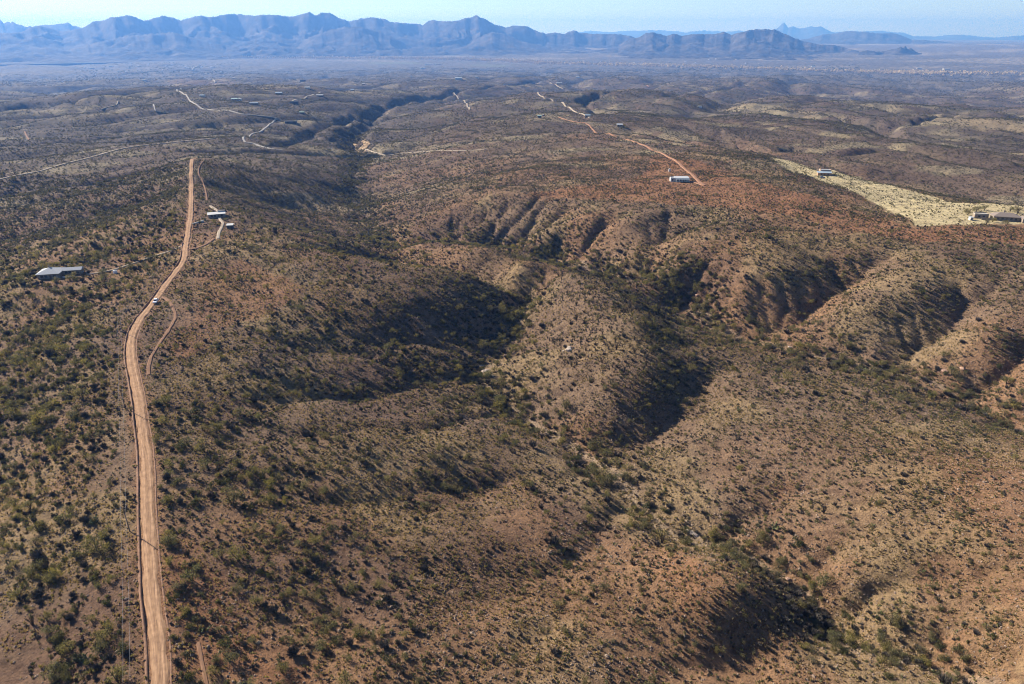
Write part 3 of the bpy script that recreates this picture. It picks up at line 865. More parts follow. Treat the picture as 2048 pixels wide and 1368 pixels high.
mountain("mountains", "faint blue range on the horizon", zs(1350, 2.934, [(-620, 195), (-500, 178), (-400, 186), (-250, 178), (-100, 176), (0, 180), (60, 188), (150, 175), (230, 180), (300, 182), (380, 178), (470, 182), (800, 190), (1180, 180), (1220, 180), (1300, 190), (1340, 190), (1400, 210), (1510, 212), (1560, 208), (1680, 200), (1760, 210), (1860, 220), (1950, 212), (2048, 205), (2200, 200)]), 32000, 41000, 46500, -370, M_FAR, 71, 0.6, 50, 420)
mountain("mountains", "hazy hills behind the western end of the range", zs(0, A, [(-500, 130), (-300, 120), (-100, 100), (0, 112), (20, 130), (70, 122), (140, 150), (200, 152), (310, 136), (350, 130), (395, 127), (420, 142), (470, 156), (540, 170), (650, 190)]), 17000, 20500, 24000, -240, M_FAR, 83, 0.9, 60, 200)

mountain("mountains", "dark foothill shoulder under the middle of the range", [(540, 104), (580, 88), (620, 73), (655, 60), (690, 52), (725, 53), (760, 62), (790, 76), (815, 84), (850, 96), (880, 104)], 11600, 13900, 15400, -255, M_MTN, 131, 0.9, 60, 200)
mountain("mountains", "dark foothills under the western peaks", [(120, 104), (170, 88), (215, 78), (250, 70), (300, 66), (345, 62), (380, 72), (420, 84), (470, 92), (520, 102)], 11600, 13600, 15200, -255, M_MTN, 137, 0.9, 60, 220)
mountain("mountains", "foothill spur under the highest eastern peak", [(900, 104), (930, 92), (955, 74), (985, 62), (1010, 66), (1040, 80), (1075, 88), (1110, 98), (1140, 106)], 11200, 13700, 15200, -258, M_MTN, 149, 0.9, 60, 160)

# ------------------------------------------------------------------ roads
def road_material(name, c, rut, edge):
    k = Mat(name, 0.95, 0.05)
    uv = k.n("ShaderNodeUVMap"); uv.uv_map = "along"
    sp = k.n("ShaderNodeSeparateXYZ"); k.l(uv.outputs[0], sp.inputs[0])
    st = k.n("ShaderNodeMapping"); st.inputs["Scale"].default_value = (1.0, 0.035, 1.0); k.l(uv.outputs[0], st.inputs["Vector"])
    f = k.noise(st.outputs[0], 5.5, 3, 0.6)
    geo = k.n("ShaderNodeNewGeometry").outputs["Position"]
    g = k.noise(geo, 0.5, 4, 0.6)
    col = k.ramp(f, [(0.34, rut), (0.52, c), (0.70, tuple(x * 1.18 for x in c))])
    col = k.mix(col, k.ramp(g, [(0.3, (0.80, 0.78, 0.76)), (0.7, (1.15, 1.14, 1.12))]), 1.0, 'MULTIPLY')
    # two smoother, paler wheel paths
    ab = k.n("ShaderNodeMath", operation='ABSOLUTE'); k.l(sp.outputs[0], ab.inputs[0])
    off = k.n("ShaderNodeMath", operation='SUBTRACT'); k.l(ab.outputs[0], off.inputs[0]); off.inputs[1].default_value = 0.42
    ab2 = k.n("ShaderNodeMath", operation='ABSOLUTE'); k.l(off.outputs[0], ab2.inputs[0])
    col = k.mix(col, k.ramp(ab2.outputs[0], [(0.04, (1.16, 1.16, 1.16)), (0.20, (0.94, 0.93, 0.92)), (0.55, (0.84, 0.82, 0.80))]), 1.0, 'MULTIPLY')
    k.color(col)
    a = k.n("ShaderNodeMath", operation='ADD'); k.l(f, a.inputs[0]); k.l(g, a.inputs[1])
    k.bump(a.outputs[0], 0.5, 0.18)
    return k.m
M_ROADS = {'dirt': road_material("orange_dirt", (0.330, 0.205, 0.125), (0.23, 0.14, 0.09), None), 'track': road_material("red_track", (0.235, 0.140, 0.092), (0.18, 0.105, 0.07), None),
           'pale': road_material("pale_gravel", (0.36, 0.30, 0.235), (0.29, 0.24, 0.19), None), 'paved': road_material("grey_chip_seal", (0.30, 0.28, 0.26), (0.30, 0.28, 0.26), None),
           'red': road_material("red_dirt", (0.30, 0.17, 0.11), (0.23, 0.13, 0.085), None)}
ROAD_LABEL = iter(["main orange dirt road along the ridge", "red two-wheel track looping east of the dirt road", "gravel drive to the grey-roofed house", "short red spur track", "gravel drive by the white-roofed house", "old pale track beside the dirt road", "pale gravel road across the western valley", "grey chip-seal road winding to the west", "red dirt road along the mesa to the white house", "pale far road on the mesa"])

def normals(S):
    T = np.gradient(S, axis=0); T /= np.linalg.norm(T, axis=1)[:, None] + 1e-9
    return np.stack([-T[:, 1], T[:, 0]], -1)

for name, S, z, width, mat in ROADS:
    N = normals(S)
    nc = 9
    d = np.hypot(S[:, 0], S[:, 1])
    edge = width / 2 * (1 + 0.42 * (fbm(np.arange(len(S)) * 0.30, S[:, 0] * 0, 201, 4) - 0.5) * 2)
    edge2 = width / 2 * (1 + 0.42 * (fbm(np.arange(len(S)) * 0.30, S[:, 0] * 0 + 9, 202, 4) - 0.5) * 2)
    X = np.zeros((len(S), nc)); Y = X.copy(); Zr = X.copy(); U = X.copy()
    for j in range(nc):
        f = -1 + 2 * j / (nc - 1)
        off = np.where(f < 0, edge * f, edge2 * f)
        X[:, j] = S[:, 0] + N[:, 0] * off; Y[:, j] = S[:, 1] + N[:, 1] * off
        Zr[:, j] = height(X[:, j], Y[:, j]) + 0.02 + 0.0008 * d + 0.05 * (1 - f * f)
        if j in (0, nc - 1): Zr[:, j] -= 0.12 + 0.001 * d
        U[:, j] = off / 2.0
    al = np.concatenate([[0], np.cumsum(np.hypot(*np.diff(S, axis=0).T))])
    me = grid_mesh(name, X, Y, Zr)
    uvl = me.uv_layers.new(name="along")
    vi = np.empty(len(me.loops), dtype=np.int32); me.loops.foreach_get("vertex_index", vi)
    UV = np.stack([U, np.repeat(al[:, None], nc, 1)], -1).reshape(-1, 2)
    uvl.data.foreach_set("uv", UV[vi].astype(np.float32).ravel())
    # face up
    if me.polygons[0].normal.z < 0: me.flip_normals()
    me.materials.append(M_ROADS[mat])
    o = bpy.data.objects.new("road" if name == "main_road" else name, me); o["kind"] = "structure"; o["label"] = next(ROAD_LABEL, "pale far track")
    COL.objects.link(o)

# soil pushed up along the road by the grader
def bank(name, label, S, z, off0, wid, hgt, seed, a=0.0, b=1.0):
    i0, i1 = int(len(S) * a), int(len(S) * b)
    S = S[i0:i1]; N = normals(S)
    prof = [(0, -0.4), (0.18, 0.55), (0.4, 1.0), (0.62, 0.85), (0.85, 0.35), (1.0, -0.4)]
    n = np.arange(len(S))
    hv = hgt * (0.15 + 1.3 * fbm(n * 0.16, n * 0.0, seed, 4) ** 1.5)
    wob = 0.5 * (fbm(n * 0.08, n * 0.0 + 5, seed + 1, 3) - 0.5)
    X = np.zeros((len(S), len(prof))); Y = X.copy(); Zb = X.copy()
    for j, (f, h) in enumerate(prof):
        off = off0 + np.sign(off0) * (f * wid + wob)
        X[:, j] = S[:, 0] + N[:, 0] * off; Y[:, j] = S[:, 1] + N[:, 1] * off
        Zb[:, j] = height(X[:, j], Y[:, j]) + np.where(h < 0, h, h * hv) + (0.12 * (fbm(n * 0.6, n * 0.0 + j * 3.7, seed + 2, 2) - 0.5) if h > 0 else 0)
    me = grid_mesh(name, X, Y, Zb)
    if sum(p.normal.z for p in me.polygons[:20]) < 0: me.flip_normals()
    me.materials.append(M_BANK)
    o = bpy.data.objects.new(name, me); o["kind"] = "structure"; o["label"] = label
    COL.objects.link(o)
M_BANK = plain("bank_soil", (0.20, 0.115, 0.075), 0.95, 0.35, 1.2)
_S, _z = ROADS[0][1], ROADS[0][2]
_y = _S[:, 1]
_e = (np.argmin(np.abs(_y - 470))) / len(_S)
bank("road_bank", "low graded bank of red soil on the west side of the dirt road", _S, _z, 2.05, 1.0, 0.95, 401, 0.0, _e)
bank("road_bank", "low windrow of soil on the east side of the dirt road", _S, _z, -2.05, 0.7, 0.18, 402, 0.0, _e)
# ------------------------------------------------------------------ plants: shapes
rng = np.random.default_rng(7)
rnd = random.Random(7)

class MB:
    def __init__(self): self.v = []; self.f = []
    def add(self, verts, faces):
        b = len(self.v); self.v.extend([tuple(map(float, p)) for p in verts]); self.f.extend([tuple(b + i for i in f) for f in faces])
    def box(self, x0, x1, y0, y1, z0, z1):
        self.add([(x, y, z) for z in (z0, z1) for y in (y0, y1) for x in (x0, x1)], [(0, 2, 3, 1), (4, 5, 7, 6), (0, 1, 5, 4), (2, 6, 7, 3), (0, 4, 6, 2), (1, 3, 7, 5)])
    def tube(self, path, radii, n=4, cap=True):
        P = [Vector(p) for p in path]; rings = []
        for i, p in enumerate(P):
            t = (P[min(i + 1, len(P) - 1)] - P[max(i - 1, 0)]).normalized()
            a = t.orthogonal().normalized(); b = t.cross(a)
            rings.append([p + (a * math.cos(2 * math.pi * k / n) + b * math.sin(2 * math.pi * k / n)) * radii[i] for k in range(n)])
        vs = [q for r in rings for q in r]
        fs = [(i * n + k, i * n + (k + 1) % n, (i + 1) * n + (k + 1) % n, (i + 1) * n + k) for i in range(len(P) - 1) for k in range(n)]
        if cap: fs += [tuple(range(n))[::-1], tuple((len(P) - 1) * n + k for k in range(n))]
        self.add(vs, fs)
    def mesh(self, name, mat, smooth_=False):
        me = bpy.data.meshes.new(name); me.from_pydata(self.v, [], self.f)
        if smooth_: me.polygons.foreach_set("use_smooth", [True] * len(me.polygons))
        me.materials.append(mat); me.update(); return me

def leaf_material(name, stops, rough=0.75, through=0.0):
    k = Mat(name, rough, 0.1)
    oi = k.n("ShaderNodeObjectInfo")
    geo = k.n("ShaderNodeNewGeometry")
    c = k.ramp(oi.outputs["Random"], [(i / (len(stops) - 1), s) for i, s in enumerate(stops)])
    f = k.ramp(geo.outputs["Random Per Island"], [(0.0, (0.55, 0.55, 0.55)), (0.6, (1, 1, 1)), (1.0, (1.5, 1.45, 1.3))])
    col = k.mix(c, f, 1.0, 'MULTIPLY')
    k.color(col)
    if through > 0:                                  # thin leaves let some sunlight through
        tr = k.n("ShaderNodeBsdfTranslucent"); k.l(k.mix(col, (1.45, 1.35, 0.75), 1.0, 'MULTIPLY'), tr.inputs["Color"])
        mx = k.n("ShaderNodeMixShader"); mx.inputs[0].default_value = through
        k.l(k.p.outputs[0], mx.inputs[1]); k.l(tr.outputs[0], mx.inputs[2])
        k.l(mx.outputs[0], k.t.nodes["Material Output"].inputs["Surface"])
    return k.m
M_LEAF = {
    'mesquite': leaf_material("mesquite_leaf", [(0.165, 0.143, 0.066), (0.140, 0.136, 0.066), (0.138, 0.120, 0.073), (0.220, 0.188, 0.062), (0.115, 0.114, 0.070)], 0.75, 0.34),
    'evergreen': leaf_material("evergreen_leaf", [(0.060, 0.068, 0.026), (0.090, 0.088, 0.036), (0.055, 0.062, 0.032), (0.120, 0.108, 0.045)], 0.75, 0.3),
    'bare': leaf_material("bare_twig", [(0.088, 0.074, 0.064), (0.112, 0.098, 0.085), (0.070, 0.058, 0.051), (0.100, 0.090, 0.070)]),
    'ocotillo': leaf_material("ocotillo_wand", [(0.085, 0.065, 0.048), (0.110, 0.085, 0.058), (0.070, 0.060, 0.045)]),
    'pear': leaf_material("prickly_pear_pad", [(0.120, 0.135, 0.055), (0.155, 0.165, 0.075), (0.095, 0.110, 0.050)], 0.5),
    'tuft': leaf_material("dry_grass", [(0.27, 0.20, 0.105), (0.31, 0.235, 0.13), (0.22, 0.165, 0.095), (0.19, 0.15, 0.09)], 0.8, 0.3),
}
M_LEAF['far_mesquite'] = leaf_material("distant_mesquite", [(0.135, 0.120, 0.060), (0.110, 0.105, 0.060), (0.150, 0.128, 0.070), (0.095, 0.092, 0.060)], 0.8, 0.2)
M_LEAF['far_evergreen'] = leaf_material("distant_evergreen", [(0.050, 0.054, 0.028), (0.072, 0.070, 0.036), (0.048, 0.050, 0.032)], 0.8, 0.15)
M_BARK = plain("bark", (0.075, 0.058, 0.045), 0.95, 0.3, 6.0)
M_STONE = leaf_material("loose_stone", [(0.22, 0.155, 0.11), (0.18, 0.13, 0.10), (0.27, 0.20, 0.15), (0.15, 0.10, 0.075)], 0.9)

def unit(r):
    while True:
        p = Vector((r.uniform(-1, 1), r.uniform(-1, 1), r.uniform(-1, 1)))
        if 0.01 < p.length < 1: return p.normalized()

def leaf_quad(mb, c, size, r, up=0.35):
    n = (unit(r) + Vector((0, 0, up))).normalized()
    a = n.orthogonal().normalized()
    a = (Matrix.Rotation(r.uniform(0, 6.28), 3, n) @ a); b = n.cross(a)
    s1 = size * r.uniform(0.6, 1.25); s2 = s1 * r.uniform(0.45, 0.85)
    mb.add([c - a * s1 - b * s2 * 0.5, c + a * 0.2 * s1 - b * s2, c + a * s1 + b * s2 * 0.3, c - a * 0.1 * s1 + b * s2], [(0, 1, 2, 3)])

def crown(seed, w, h, z0, lobes, leaves, size, fill=0.55):
    """Foliage spread through the volume of several uneven lobes."""
    r = random.Random(seed); mb = MB(); L_ = []
    for i in range(lobes):
        a = r.uniform(0, 6.28); q = w * 0.5 * math.sqrt(r.uniform(0.02, 0.55))
        L_.append((Vector((math.cos(a) * q, math.sin(a) * q, z0 + h * r.uniform(0.25, 0.75))), w * r.uniform(0.18, 0.32), h * r.uniform(0.20, 0.34)))
    for i in range(leaves):
        c, rw, rh = r.choice(L_)
        d = unit(r) * (r.uniform(fill, 1.0) if r.random() < 0.8 else r.uniform(0, fill) if r.random() < 0.6 else r.uniform(1.0, 1.25))
        p = c + Vector((d.x * rw, d.y * rw, d.z * rh)); p.z = max(p.z, 0.05)
        leaf_quad(mb, p, size, r)
    return mb

def limbs(seed, w, h, n, rad):
    r = random.Random(seed); mb = MB()
    for i in range(n):
        a = 6.28 * i / n + r.uniform(-0.5, 0.5); q = w * r.uniform(0.16, 0.34)
        m = Vector((math.cos(a) * q * 0.35, math.sin(a) * q * 0.35, h * 0.38)); e = Vector((math.cos(a) * q, math.sin(a) * q, h * r.uniform(0.7, 0.9)))
        s = Vector((math.cos(a) * rad * 0.5, math.sin(a) * rad * 0.5, -0.35))
        mb.tube([s, m, e], [rad, rad * 0.7, rad * 0.25], 4)
        for _ in range(2):
            f = m + (e - m) * r.uniform(0.2, 0.6); g = f + Vector((r.uniform(-1, 1) * w * 0.2, r.uniform(-1, 1) * w * 0.2, h * r.uniform(0.12, 0.3)))
            mb.tube([f, g], [rad * 0.4, rad * 0.12], 3)
    return mb

def twigs(seed, w, h, n):
    r = random.Random(seed); mb = MB()
    for i in range(n):
        a = r.uniform(0, 6.28); q = w * 0.5 * math.sqrt(r.random()) * 0.9
        e = Vector((math.cos(a) * q, math.sin(a) * q, h * (0.45 + 0.55 * r.random()) * (1 - 0.35 * (2 * q / w) ** 2)))
        s = e * r.uniform(0.15, 0.6); s.z = max(0.02, s.z * 0.8)
        d = (e - s); sd = d.cross(unit(r)).normalized() * r.uniform(0.03, 0.075)
        k = s + d * 0.55 + unit(r) * 0.16
        mb.add([s - sd, k - sd, e, k + sd, s + sd], [(0, 1, 3, 4), (1, 2, 3)])
    return mb

def wands(seed, h, n):
    r = random.Random(seed); mb = MB()
    for i in range(n):
        a = 6.28 * i / n + r.uniform(-0.3, 0.3); sp = r.uniform(0.12, 0.42); hh = h * r.uniform(0.72, 1.05)
        mb.tube([(math.cos(a) * 0.08, math.sin(a) * 0.08, -0.3), (math.cos(a) * sp * hh * 0.4, math.sin(a) * sp * hh * 0.4, hh * 0.5), (math.cos(a) * sp * hh, math.sin(a) * sp * hh, hh)], [0.075, 0.07, 0.035], 3)
    return mb

def pads(seed, w, h, n):
    r = random.Random(seed); mb = MB(); heads = []
    def pad(base, dirn, s):
        nrm = dirn.cross(unit(r)).normalized(); sd = nrm.cross(dirn).normalized()
        ring = [base + dirn * s * (0.5 - 0.55 * math.cos(6.283 * k / 7)) + sd * s * 0.40 * math.sin(6.283 * k / 7) for k in range(7)]
        t = nrm * s * 0.07
        mb.add([p + t for p in ring] + [p - t for p in ring], [tuple(range(7)), tuple(range(13, 6, -1))] + [(k, k + 7, (k + 1) % 7 + 7, (k + 1) % 7) for k in range(7)])
        return base + dirn * s * 0.98
    for i in range(max(4, n // 4)):
        a = r.uniform(0, 6.28); q = w * 0.4 * math.sqrt(r.random())
        b = Vector((math.cos(a) * q, math.sin(a) * q, -0.05))
        d = (Vector((math.cos(a) * 0.5, math.sin(a) * 0.5, 1)) + unit(r) * 0.35).normalized()
        heads.append((pad(b, d, h * r.uniform(0.32, 0.42)), d))
    while n > 0:
        b, d = r.choice(heads)
        d2 = (d + unit(r) * 0.75 + Vector((0, 0, 0.15))).normalized()
        e = pad(b, d2, h * r.uniform(0.24, 0.36)); n -= 1
        if e.z < h * 1.1: heads.append((e, d2))
    return mb

def tuft(seed, h, n):
    r = random.Random(seed); mb = MB()
    for i in range(n):
        a = r.uniform(0, 6.28); e = Vector((math.cos(a) * h * r.uniform(0.2, 0.75), math.sin(a) * h * r.uniform(0.2, 0.75), h * r.uniform(0.6, 1)))
        sd = Vector((-math.sin(a), math.cos(a), 0)) * h * 0.16
        c = Vector((math.cos(a), math.sin(a), 0)) * h * 0.12
        mb.add([c - sd, c + sd, e + sd * 0.4, e - sd * 0.4], [(0, 1, 2, 3)])
    return mb

def stone(seed, s=1.0):
    import bmesh
    r = random.Random(seed); bm = bmesh.new(); bmesh.ops.create_icosphere(bm, subdivisions=2 if s > 1 else 1, radius=0.5)
    sx, sy, sz = r.uniform(0.8, 1.3), r.uniform(0.8, 1.2), r.uniform(0.55, 0.85)
    off = r.uniform(0, 50)
    for v in bm.verts:
        k = 1 + 0.42 * (float(vnoise(np.array([v.co.x * 2.3 + off]), np.array([v.co.y * 2.3 + v.co.z * 3.1 + off]), seed)[0]) - 0.5) * 2
        v.co = Vector((v.co.x * sx * k, v.co.y * sy * k, v.co.z * sz * k))
    mb = MB(); bm.verts.ensure_lookup_table()
    mb.add([v.co for v in bm.verts], [tuple(v.index for v in f.verts) for f in bm.faces]); bm.free()
    return mb

# every kind: list of variants, each a list of (part name, mesh); sizes are for a plant of unit scale
KIND = {}
KIND['mesquite_tree'] = [[('trunk', limbs(10 + i, 4.0, 3.0, 4, 0.13).mesh("trunk", M_BARK)), ('crown', crown(20 + i, 4.0, 2.9, 0.35, 10, 760, 0.115, 0.40).mesh("crown", M_LEAF['mesquite']))] for i in range(6)]
KIND['evergreen_shrub'] = [[('trunk', limbs(30 + i, 2.2, 1.5, 3, 0.08).mesh("trunk", M_BARK)), ('crown', crown(40 + i, 2.4, 1.8, 0.0, 7, 520, 0.105, 0.55).mesh("crown", M_LEAF['evergreen']))] for i in range(5)]
KIND['bare_shrub'] = [[('trunk', limbs(50 + i, 2.6, 1.9, 5, 0.07).mesh("trunk", M_LEAF['bare'])), ('crown', twigs(60 + i, 2.8, 2.2, 170).mesh("crown", M_LEAF['bare']))] for i in range(5)]
KIND['ocotillo'] = [[(None, wands(70 + i, 3.4, 13).mesh("ocotillo", M_LEAF['ocotillo']))] for i in range(4)]
KIND['prickly_pear'] = [[(None, pads(80 + i, 1.6, 1.15, 34).mesh("prickly_pear", M_LEAF['pear']))] for i in range(4)]
FAR = {'mesquite_tree': [crown(120 + i, 4.0, 2.9, 0.2, 5, 70, 0.42).mesh("far_foliage", M_LEAF['far_mesquite']) for i in range(3)],
       'evergreen_shrub': [crown(130 + i, 2.4, 1.8, 0.0, 4, 54, 0.34).mesh("far_foliage", M_LEAF['far_evergreen']) for i in range(3)],
       'bare_shrub': [twigs(140 + i, 2.8, 2.0, 60).mesh("far_twigs", M_LEAF['bare']) for i in range(3)]}
HEIGHT_OF = {'mesquite_tree': 3.2, 'evergreen_shrub': 1.8, 'bare_shrub': 2.1, 'ocotillo': 3.4, 'prickly_pear': 1.2}

# ------------------------------------------------------------------ plants: where they stand
KN = ['mesquite_tree', 'evergreen_shrub', 'bare_shrub', 'ocotillo', 'prickly_pear']
ROAD_X = lambda y: np.interp(y, ROADS[0][1][:, 1], ROADS[0][1][:, 0])

def wedge(n, r0, r1, half=44):
    a = np.radians(rng.uniform(-half, half, n)); r = np.sqrt(rng.uniform(r0 * r0, r1 * r1, n))
    return r * np.sin(a), r * np.cos(a)

def clear_of_roads(x, y, margin=1.0):
    ok = np.ones(x.shape, bool)
    for name, S, z, width, mat in ROADS:
        m = (x > S[:, 0].min() - 12) & (x < S[:, 0].max() + 12) & (y > S[:, 1].min() - 12) & (y < S[:, 1].max() + 12)
        if m.any():
            k = max(1, len(S) // 90)
            ok[m] &= near_dist(x[m], y[m], S[::k], width / 2 + margin + 1) > width / 2 + margin
    for (yx, yy, yz), (_, _, r) in zip(YARD_AT, YARDS):
        ok &= np.hypot(x - yx, y - yy) > r * 0.78
    return ok

BOWL = world_poly([(640, 610), (760, 585), (900, 585), (1040, 590), (1050, 640), (1015, 700), (930, 745), (800, 735), (660, 700)])

def cover(x, y):
    """Plants per square metre and the share of each kind."""
    z = height(x, y); u, v, dep = project(x, y, z)
    st, facing = slope_aspect(x, y, 5.0)
    w1 = near_dist(x, y, W1_W, 90); w2 = near_dist(x, y, W2_W, 90)
    wet = bilerp(WET, GX0, GY0, GS, x, y)
    lft = smooth(2, 18, ROAD_X(y) - x) * (y < 820)
    strip = (1 - smooth(25, 85, x - ROAD_X(y))) * (x > ROAD_X(y)) * (y < 230)
    wash = np.exp(-(w2 / 13) ** 2) + np.exp(-(w1 / 20) ** 2)
    shade = 1 - smooth(0.08, 0.41, facing)
    clump = fbm(x / 26, y / 26, 501, 3); clump2 = fbm(x / 9, y / 9, 502, 2)
    lower = smooth(1180, 1420, u) * (v > 820)
    mound = ((u > 1400) & (u < 1668) & (v > 1165) & (v < 1300) & (facing < 0.42)).astype(float)
    bowl = inside(x, y, BOWL).astype(float)
    midr = smooth(1060, 1120, u) * (1 - smooth(1300, 1380, u)) * (v > 545) * (v < 780)
    mesa = smooth(420, 560, np.hypot(x, y)) * (x > 0)
    dens = 0.050 - 0.016 * (1 - smooth(230, 330, y)) * (1 - lft) * (1 - lower) + 0.075 * bowl + 0.062 * lft * (1 - 0.55 * smooth(220, 420, y)) + 0.036 * strip + 0.045 * wash * (0.15 + 1.5 * smooth(0.4, 0.7, fbm(x / 60, y / 60, 505, 2))) * (1 - 0.6 * lower) + 0.16 * mound + 0.075 * wet + 0.095 * shade + 0.045 * midr + 0.045 * mesa + 0.020 * lower
    dens = dens * (0.55 + 0.9 * smooth(0.3, 0.72, clump)) * (0.5 + clump2)
    d = np.hypot(x, y)
    dens = np.where(d > 450, dens * 0.9 + 0.012, dens)
    P = np.zeros(x.shape + (5,))
    P[:] = (0.30, 0.24, 0.36, 0.04, 0.06)
    def blend(k, q):
        P[:] = P * (1 - k[:, None]) + np.array(q) * k[:, None]
    blend(np.clip(lft + strip, 0, 1), (0.31, 0.37, 0.26, 0.01, 0.05))
    blend(lower, (0.17, 0.30, 0.22, 0.06, 0.25))
    blend(mesa * 0.8, (0.24, 0.34, 0.42, 0.0, 0.0))
    blend(midr, (0.08, 0.14, 0.20, 0.56, 0.02))
    blend(np.clip(shade, 0, 1) * 0.85, (0.27, 0.20, 0.50, 0.03, 0.0))
    blend(np.clip(wash, 0, 1), (0.45, 0.26, 0.29, 0.0, 0.0))
    blend(bowl * 0.7, (0.20, 0.22, 0.58, 0.0, 0.0))
    blend(mound, (0.10, 0.06, 0.84, 0.0, 0.0))
    zn = np.zeros(x.shape)
    zn = np.maximum(zn, inside(x, y, YELLOW[0]).astype(float))
    blend(zn, (0.75, 0.15, 0.10, 0, 0)); dens = np.where(zn > 0, dens * 0.15, dens)
    dens = np.where(inside(x, y, REDS[3][0]), dens * 0.7, dens)
    for p, k in REDS[:1]:
        dens = np.where(inside(x, y, p), dens * 0.45, dens)
    dens = np.where(inside(x, y, REDS[2][0]), dens * 0.25, dens)
    big = 0.53 + 0.40 * np.clip(wash, 0, 1) + 0.20 * np.clip(lft + strip, 0, 1) - 0.16 * lower - 0.12 * mesa
    return dens, P, big, z

PX, PY, PZ, PK, PS = [], [], [], [], []
for r0, r1, mx in ((92, 320, 0.36), (320, 760, 0.32), (760, 1500, 0.13)):
    area = math.radians(88) / 2 * (r1 * r1 - r0 * r0)
    x, y = wedge(int(area * mx), r0, r1)
    dens, P, big, z = cover(x, y)
    keep = (rng.random(len(x)) < dens / mx * 1.15) & clear_of_roads(x, y)
    x, y, z, P, big = x[keep], y[keep], z[keep], P[keep], big[keep]
    cum = np.cumsum(P, 1); cum /= cum[:, -1:]
    kind = (rng.random(len(x))[:, None] > cum).sum(1)
    s = big * np.exp(rng.normal(0, 0.36, len(x))) * np.where(kind == 0, 0.95, 1.0)
    s = np.clip(s, 0.35, 1.75)
    PX.append(x); PY.append(y); PZ.append(z); PK.append(kind); PS.append(s)
PX, PY, PZ, PK, PS = map(np.concatenate, (PX, PY, PZ, PK, PS))

def in_sight(x, y, z):
    """Whether nothing of the ground stands between the eye and the point."""
    ok = np.ones(x.shape, bool)
    for f in np.linspace(0.3, 0.985, 40):
        ok &= EYE[2] + (z - EYE[2]) * f > height(x * f, y * f) - 0.4
    return ok

pu, pv, pd = project(PX, PY, PZ)
hk = np.array([HEIGHT_OF[k] for k in KN])
app = hk[PK] * PS / pd
app[(pu < 6) | (pu > 2042) | (pv > 1364) | (pv < 300)] = 0
chosen = np.zeros(len(PX), bool)
for k in range(5):
    ids = np.nonzero((PK == k) & (app > 0))[0]
    ids = ids[np.argsort(-app[ids])][:420]
    ids = ids[in_sight(PX[ids], PY[ids], PZ[ids] + 1.0)][:290]
    chosen[ids] = True

# ------------------------------------------------------------------ plants: the nearest ones as things of their own
MARKS = [("the first power pole", 258, 1050), ("the second power pole", 251, 815), ("the bend of the dirt road", 262, 690), ("the white car", 313, 604), ("the grey-roofed house", 120, 548),
         ("the start of the dirt road", 318, 1340), ("the lower dirt road", 300, 1180), ("the dirt road straight", 293, 930), ("the looping red track", 330, 665), ("the bare red soil", 500, 590),
         ("the shaded bowl", 820, 660), ("the bowl mouth", 960, 745), ("the fork of the sandy wash", 1190, 890), ("the bend of the sandy wash", 1330, 1055), ("the rocky cut bank", 1570, 1150), ("the dark spur", 1520, 1220),
         ("the foot of the dark spur", 1660, 1250), ("the end of the sandy wash", 1860, 1330), ("the ocotillo ridge", 1200, 640), ("the ocotillo ridge crest", 1180, 575), ("the near end of the ocotillo ridge", 1240, 740), ("the foot of the ocotillo ridge", 1150, 770), ("the top of the middle ridge", 1270, 700), ("the gully below the ridge", 1380, 800), ("the long wash", 1600, 700),
         ("the eastern hillside", 1750, 900), ("the lower eastern hillside", 1750, 1080), ("the far eastern hillside", 1990, 1000), ("the red bottom corner", 1980, 1320), ("the gravel flat", 800, 1100), ("the gravel slope", 1000, 1000),
         ("the edge of the gravel flat", 560, 1150), ("the bottom thicket", 700, 1320), ("the open bottom slope", 1000, 1330), ("the thicket below the spur", 1380, 1320), ("the western slope", 110, 950), ("the lower western slope", 110, 1200),
         ("the upper western slope", 120, 750), ("the western corner", 40, 1340), ("the shoulder east of the road", 450, 850), ("the roadside scrub", 430, 1130), ("the mid slope", 700, 930), ("the slope above the basin", 620, 790), ("the rim of the bowl", 700, 560),
         ("the white-roofed house", 434, 432), ("the first mesa spur", 1080, 450), ("the second mesa spur", 1210, 470), ("the third mesa spur", 1360, 500), ("the red mesa", 1500, 430), ("the broad mesa spur", 1500, 560), ("the spur past the broad one", 1720, 590), ("the right-hand spur", 1900, 640), ("the corner spur", 2010, 720),
         ("the yellow field", 1780, 430), ("the knoll behind the bowl", 900, 490), ("the west bank", 560, 345), ("the valley west of the road", 150, 450), ("the upper eastern hillside", 1850, 800), ("the gravel drive", 260, 530), ("the mesa edge", 1800, 510), ("the spur over the bowl", 880, 560), ("the sunlit ridge flank", 1090, 690)]
MU = np.array([m[1] for m in MARKS], float); MV = np.array([m[2] for m in MARKS], float)
DIRS = ["right of", "below and right of", "below", "below and left of", "left of", "above and left of", "above", "above and right of"]
LOOK = {'mesquite_tree': (["olive", "yellow-green", "dusty green"], "mesquite tree"), 'evergreen_shrub': (["dark green", "deep green", "dull green"], "dense shrub"),
        'bare_shrub': (["grey", "brown", "dry grey-brown"], "leafless shrub"), 'ocotillo': (["dark", "thin", "brown"], "spiky ocotillo"), 'prickly_pear': (["pale green", "grey-green", "yellowish green"], "prickly pear")}
CAT = {'mesquite_tree': "tree", 'evergreen_shrub': "shrub", 'bare_shrub': "shrub", 'ocotillo': "ocotillo", 'prickly_pear': "cactus"}
GROUP = {'mesquite_tree': "mesquite trees on the near slopes", 'evergreen_shrub': "dark rounded shrubs on the near slopes", 'bare_shrub': "leafless shrubs on the near slopes", 'ocotillo': "ocotillos on the near slopes", 'prickly_pear': "prickly pear clumps on the near slopes"}

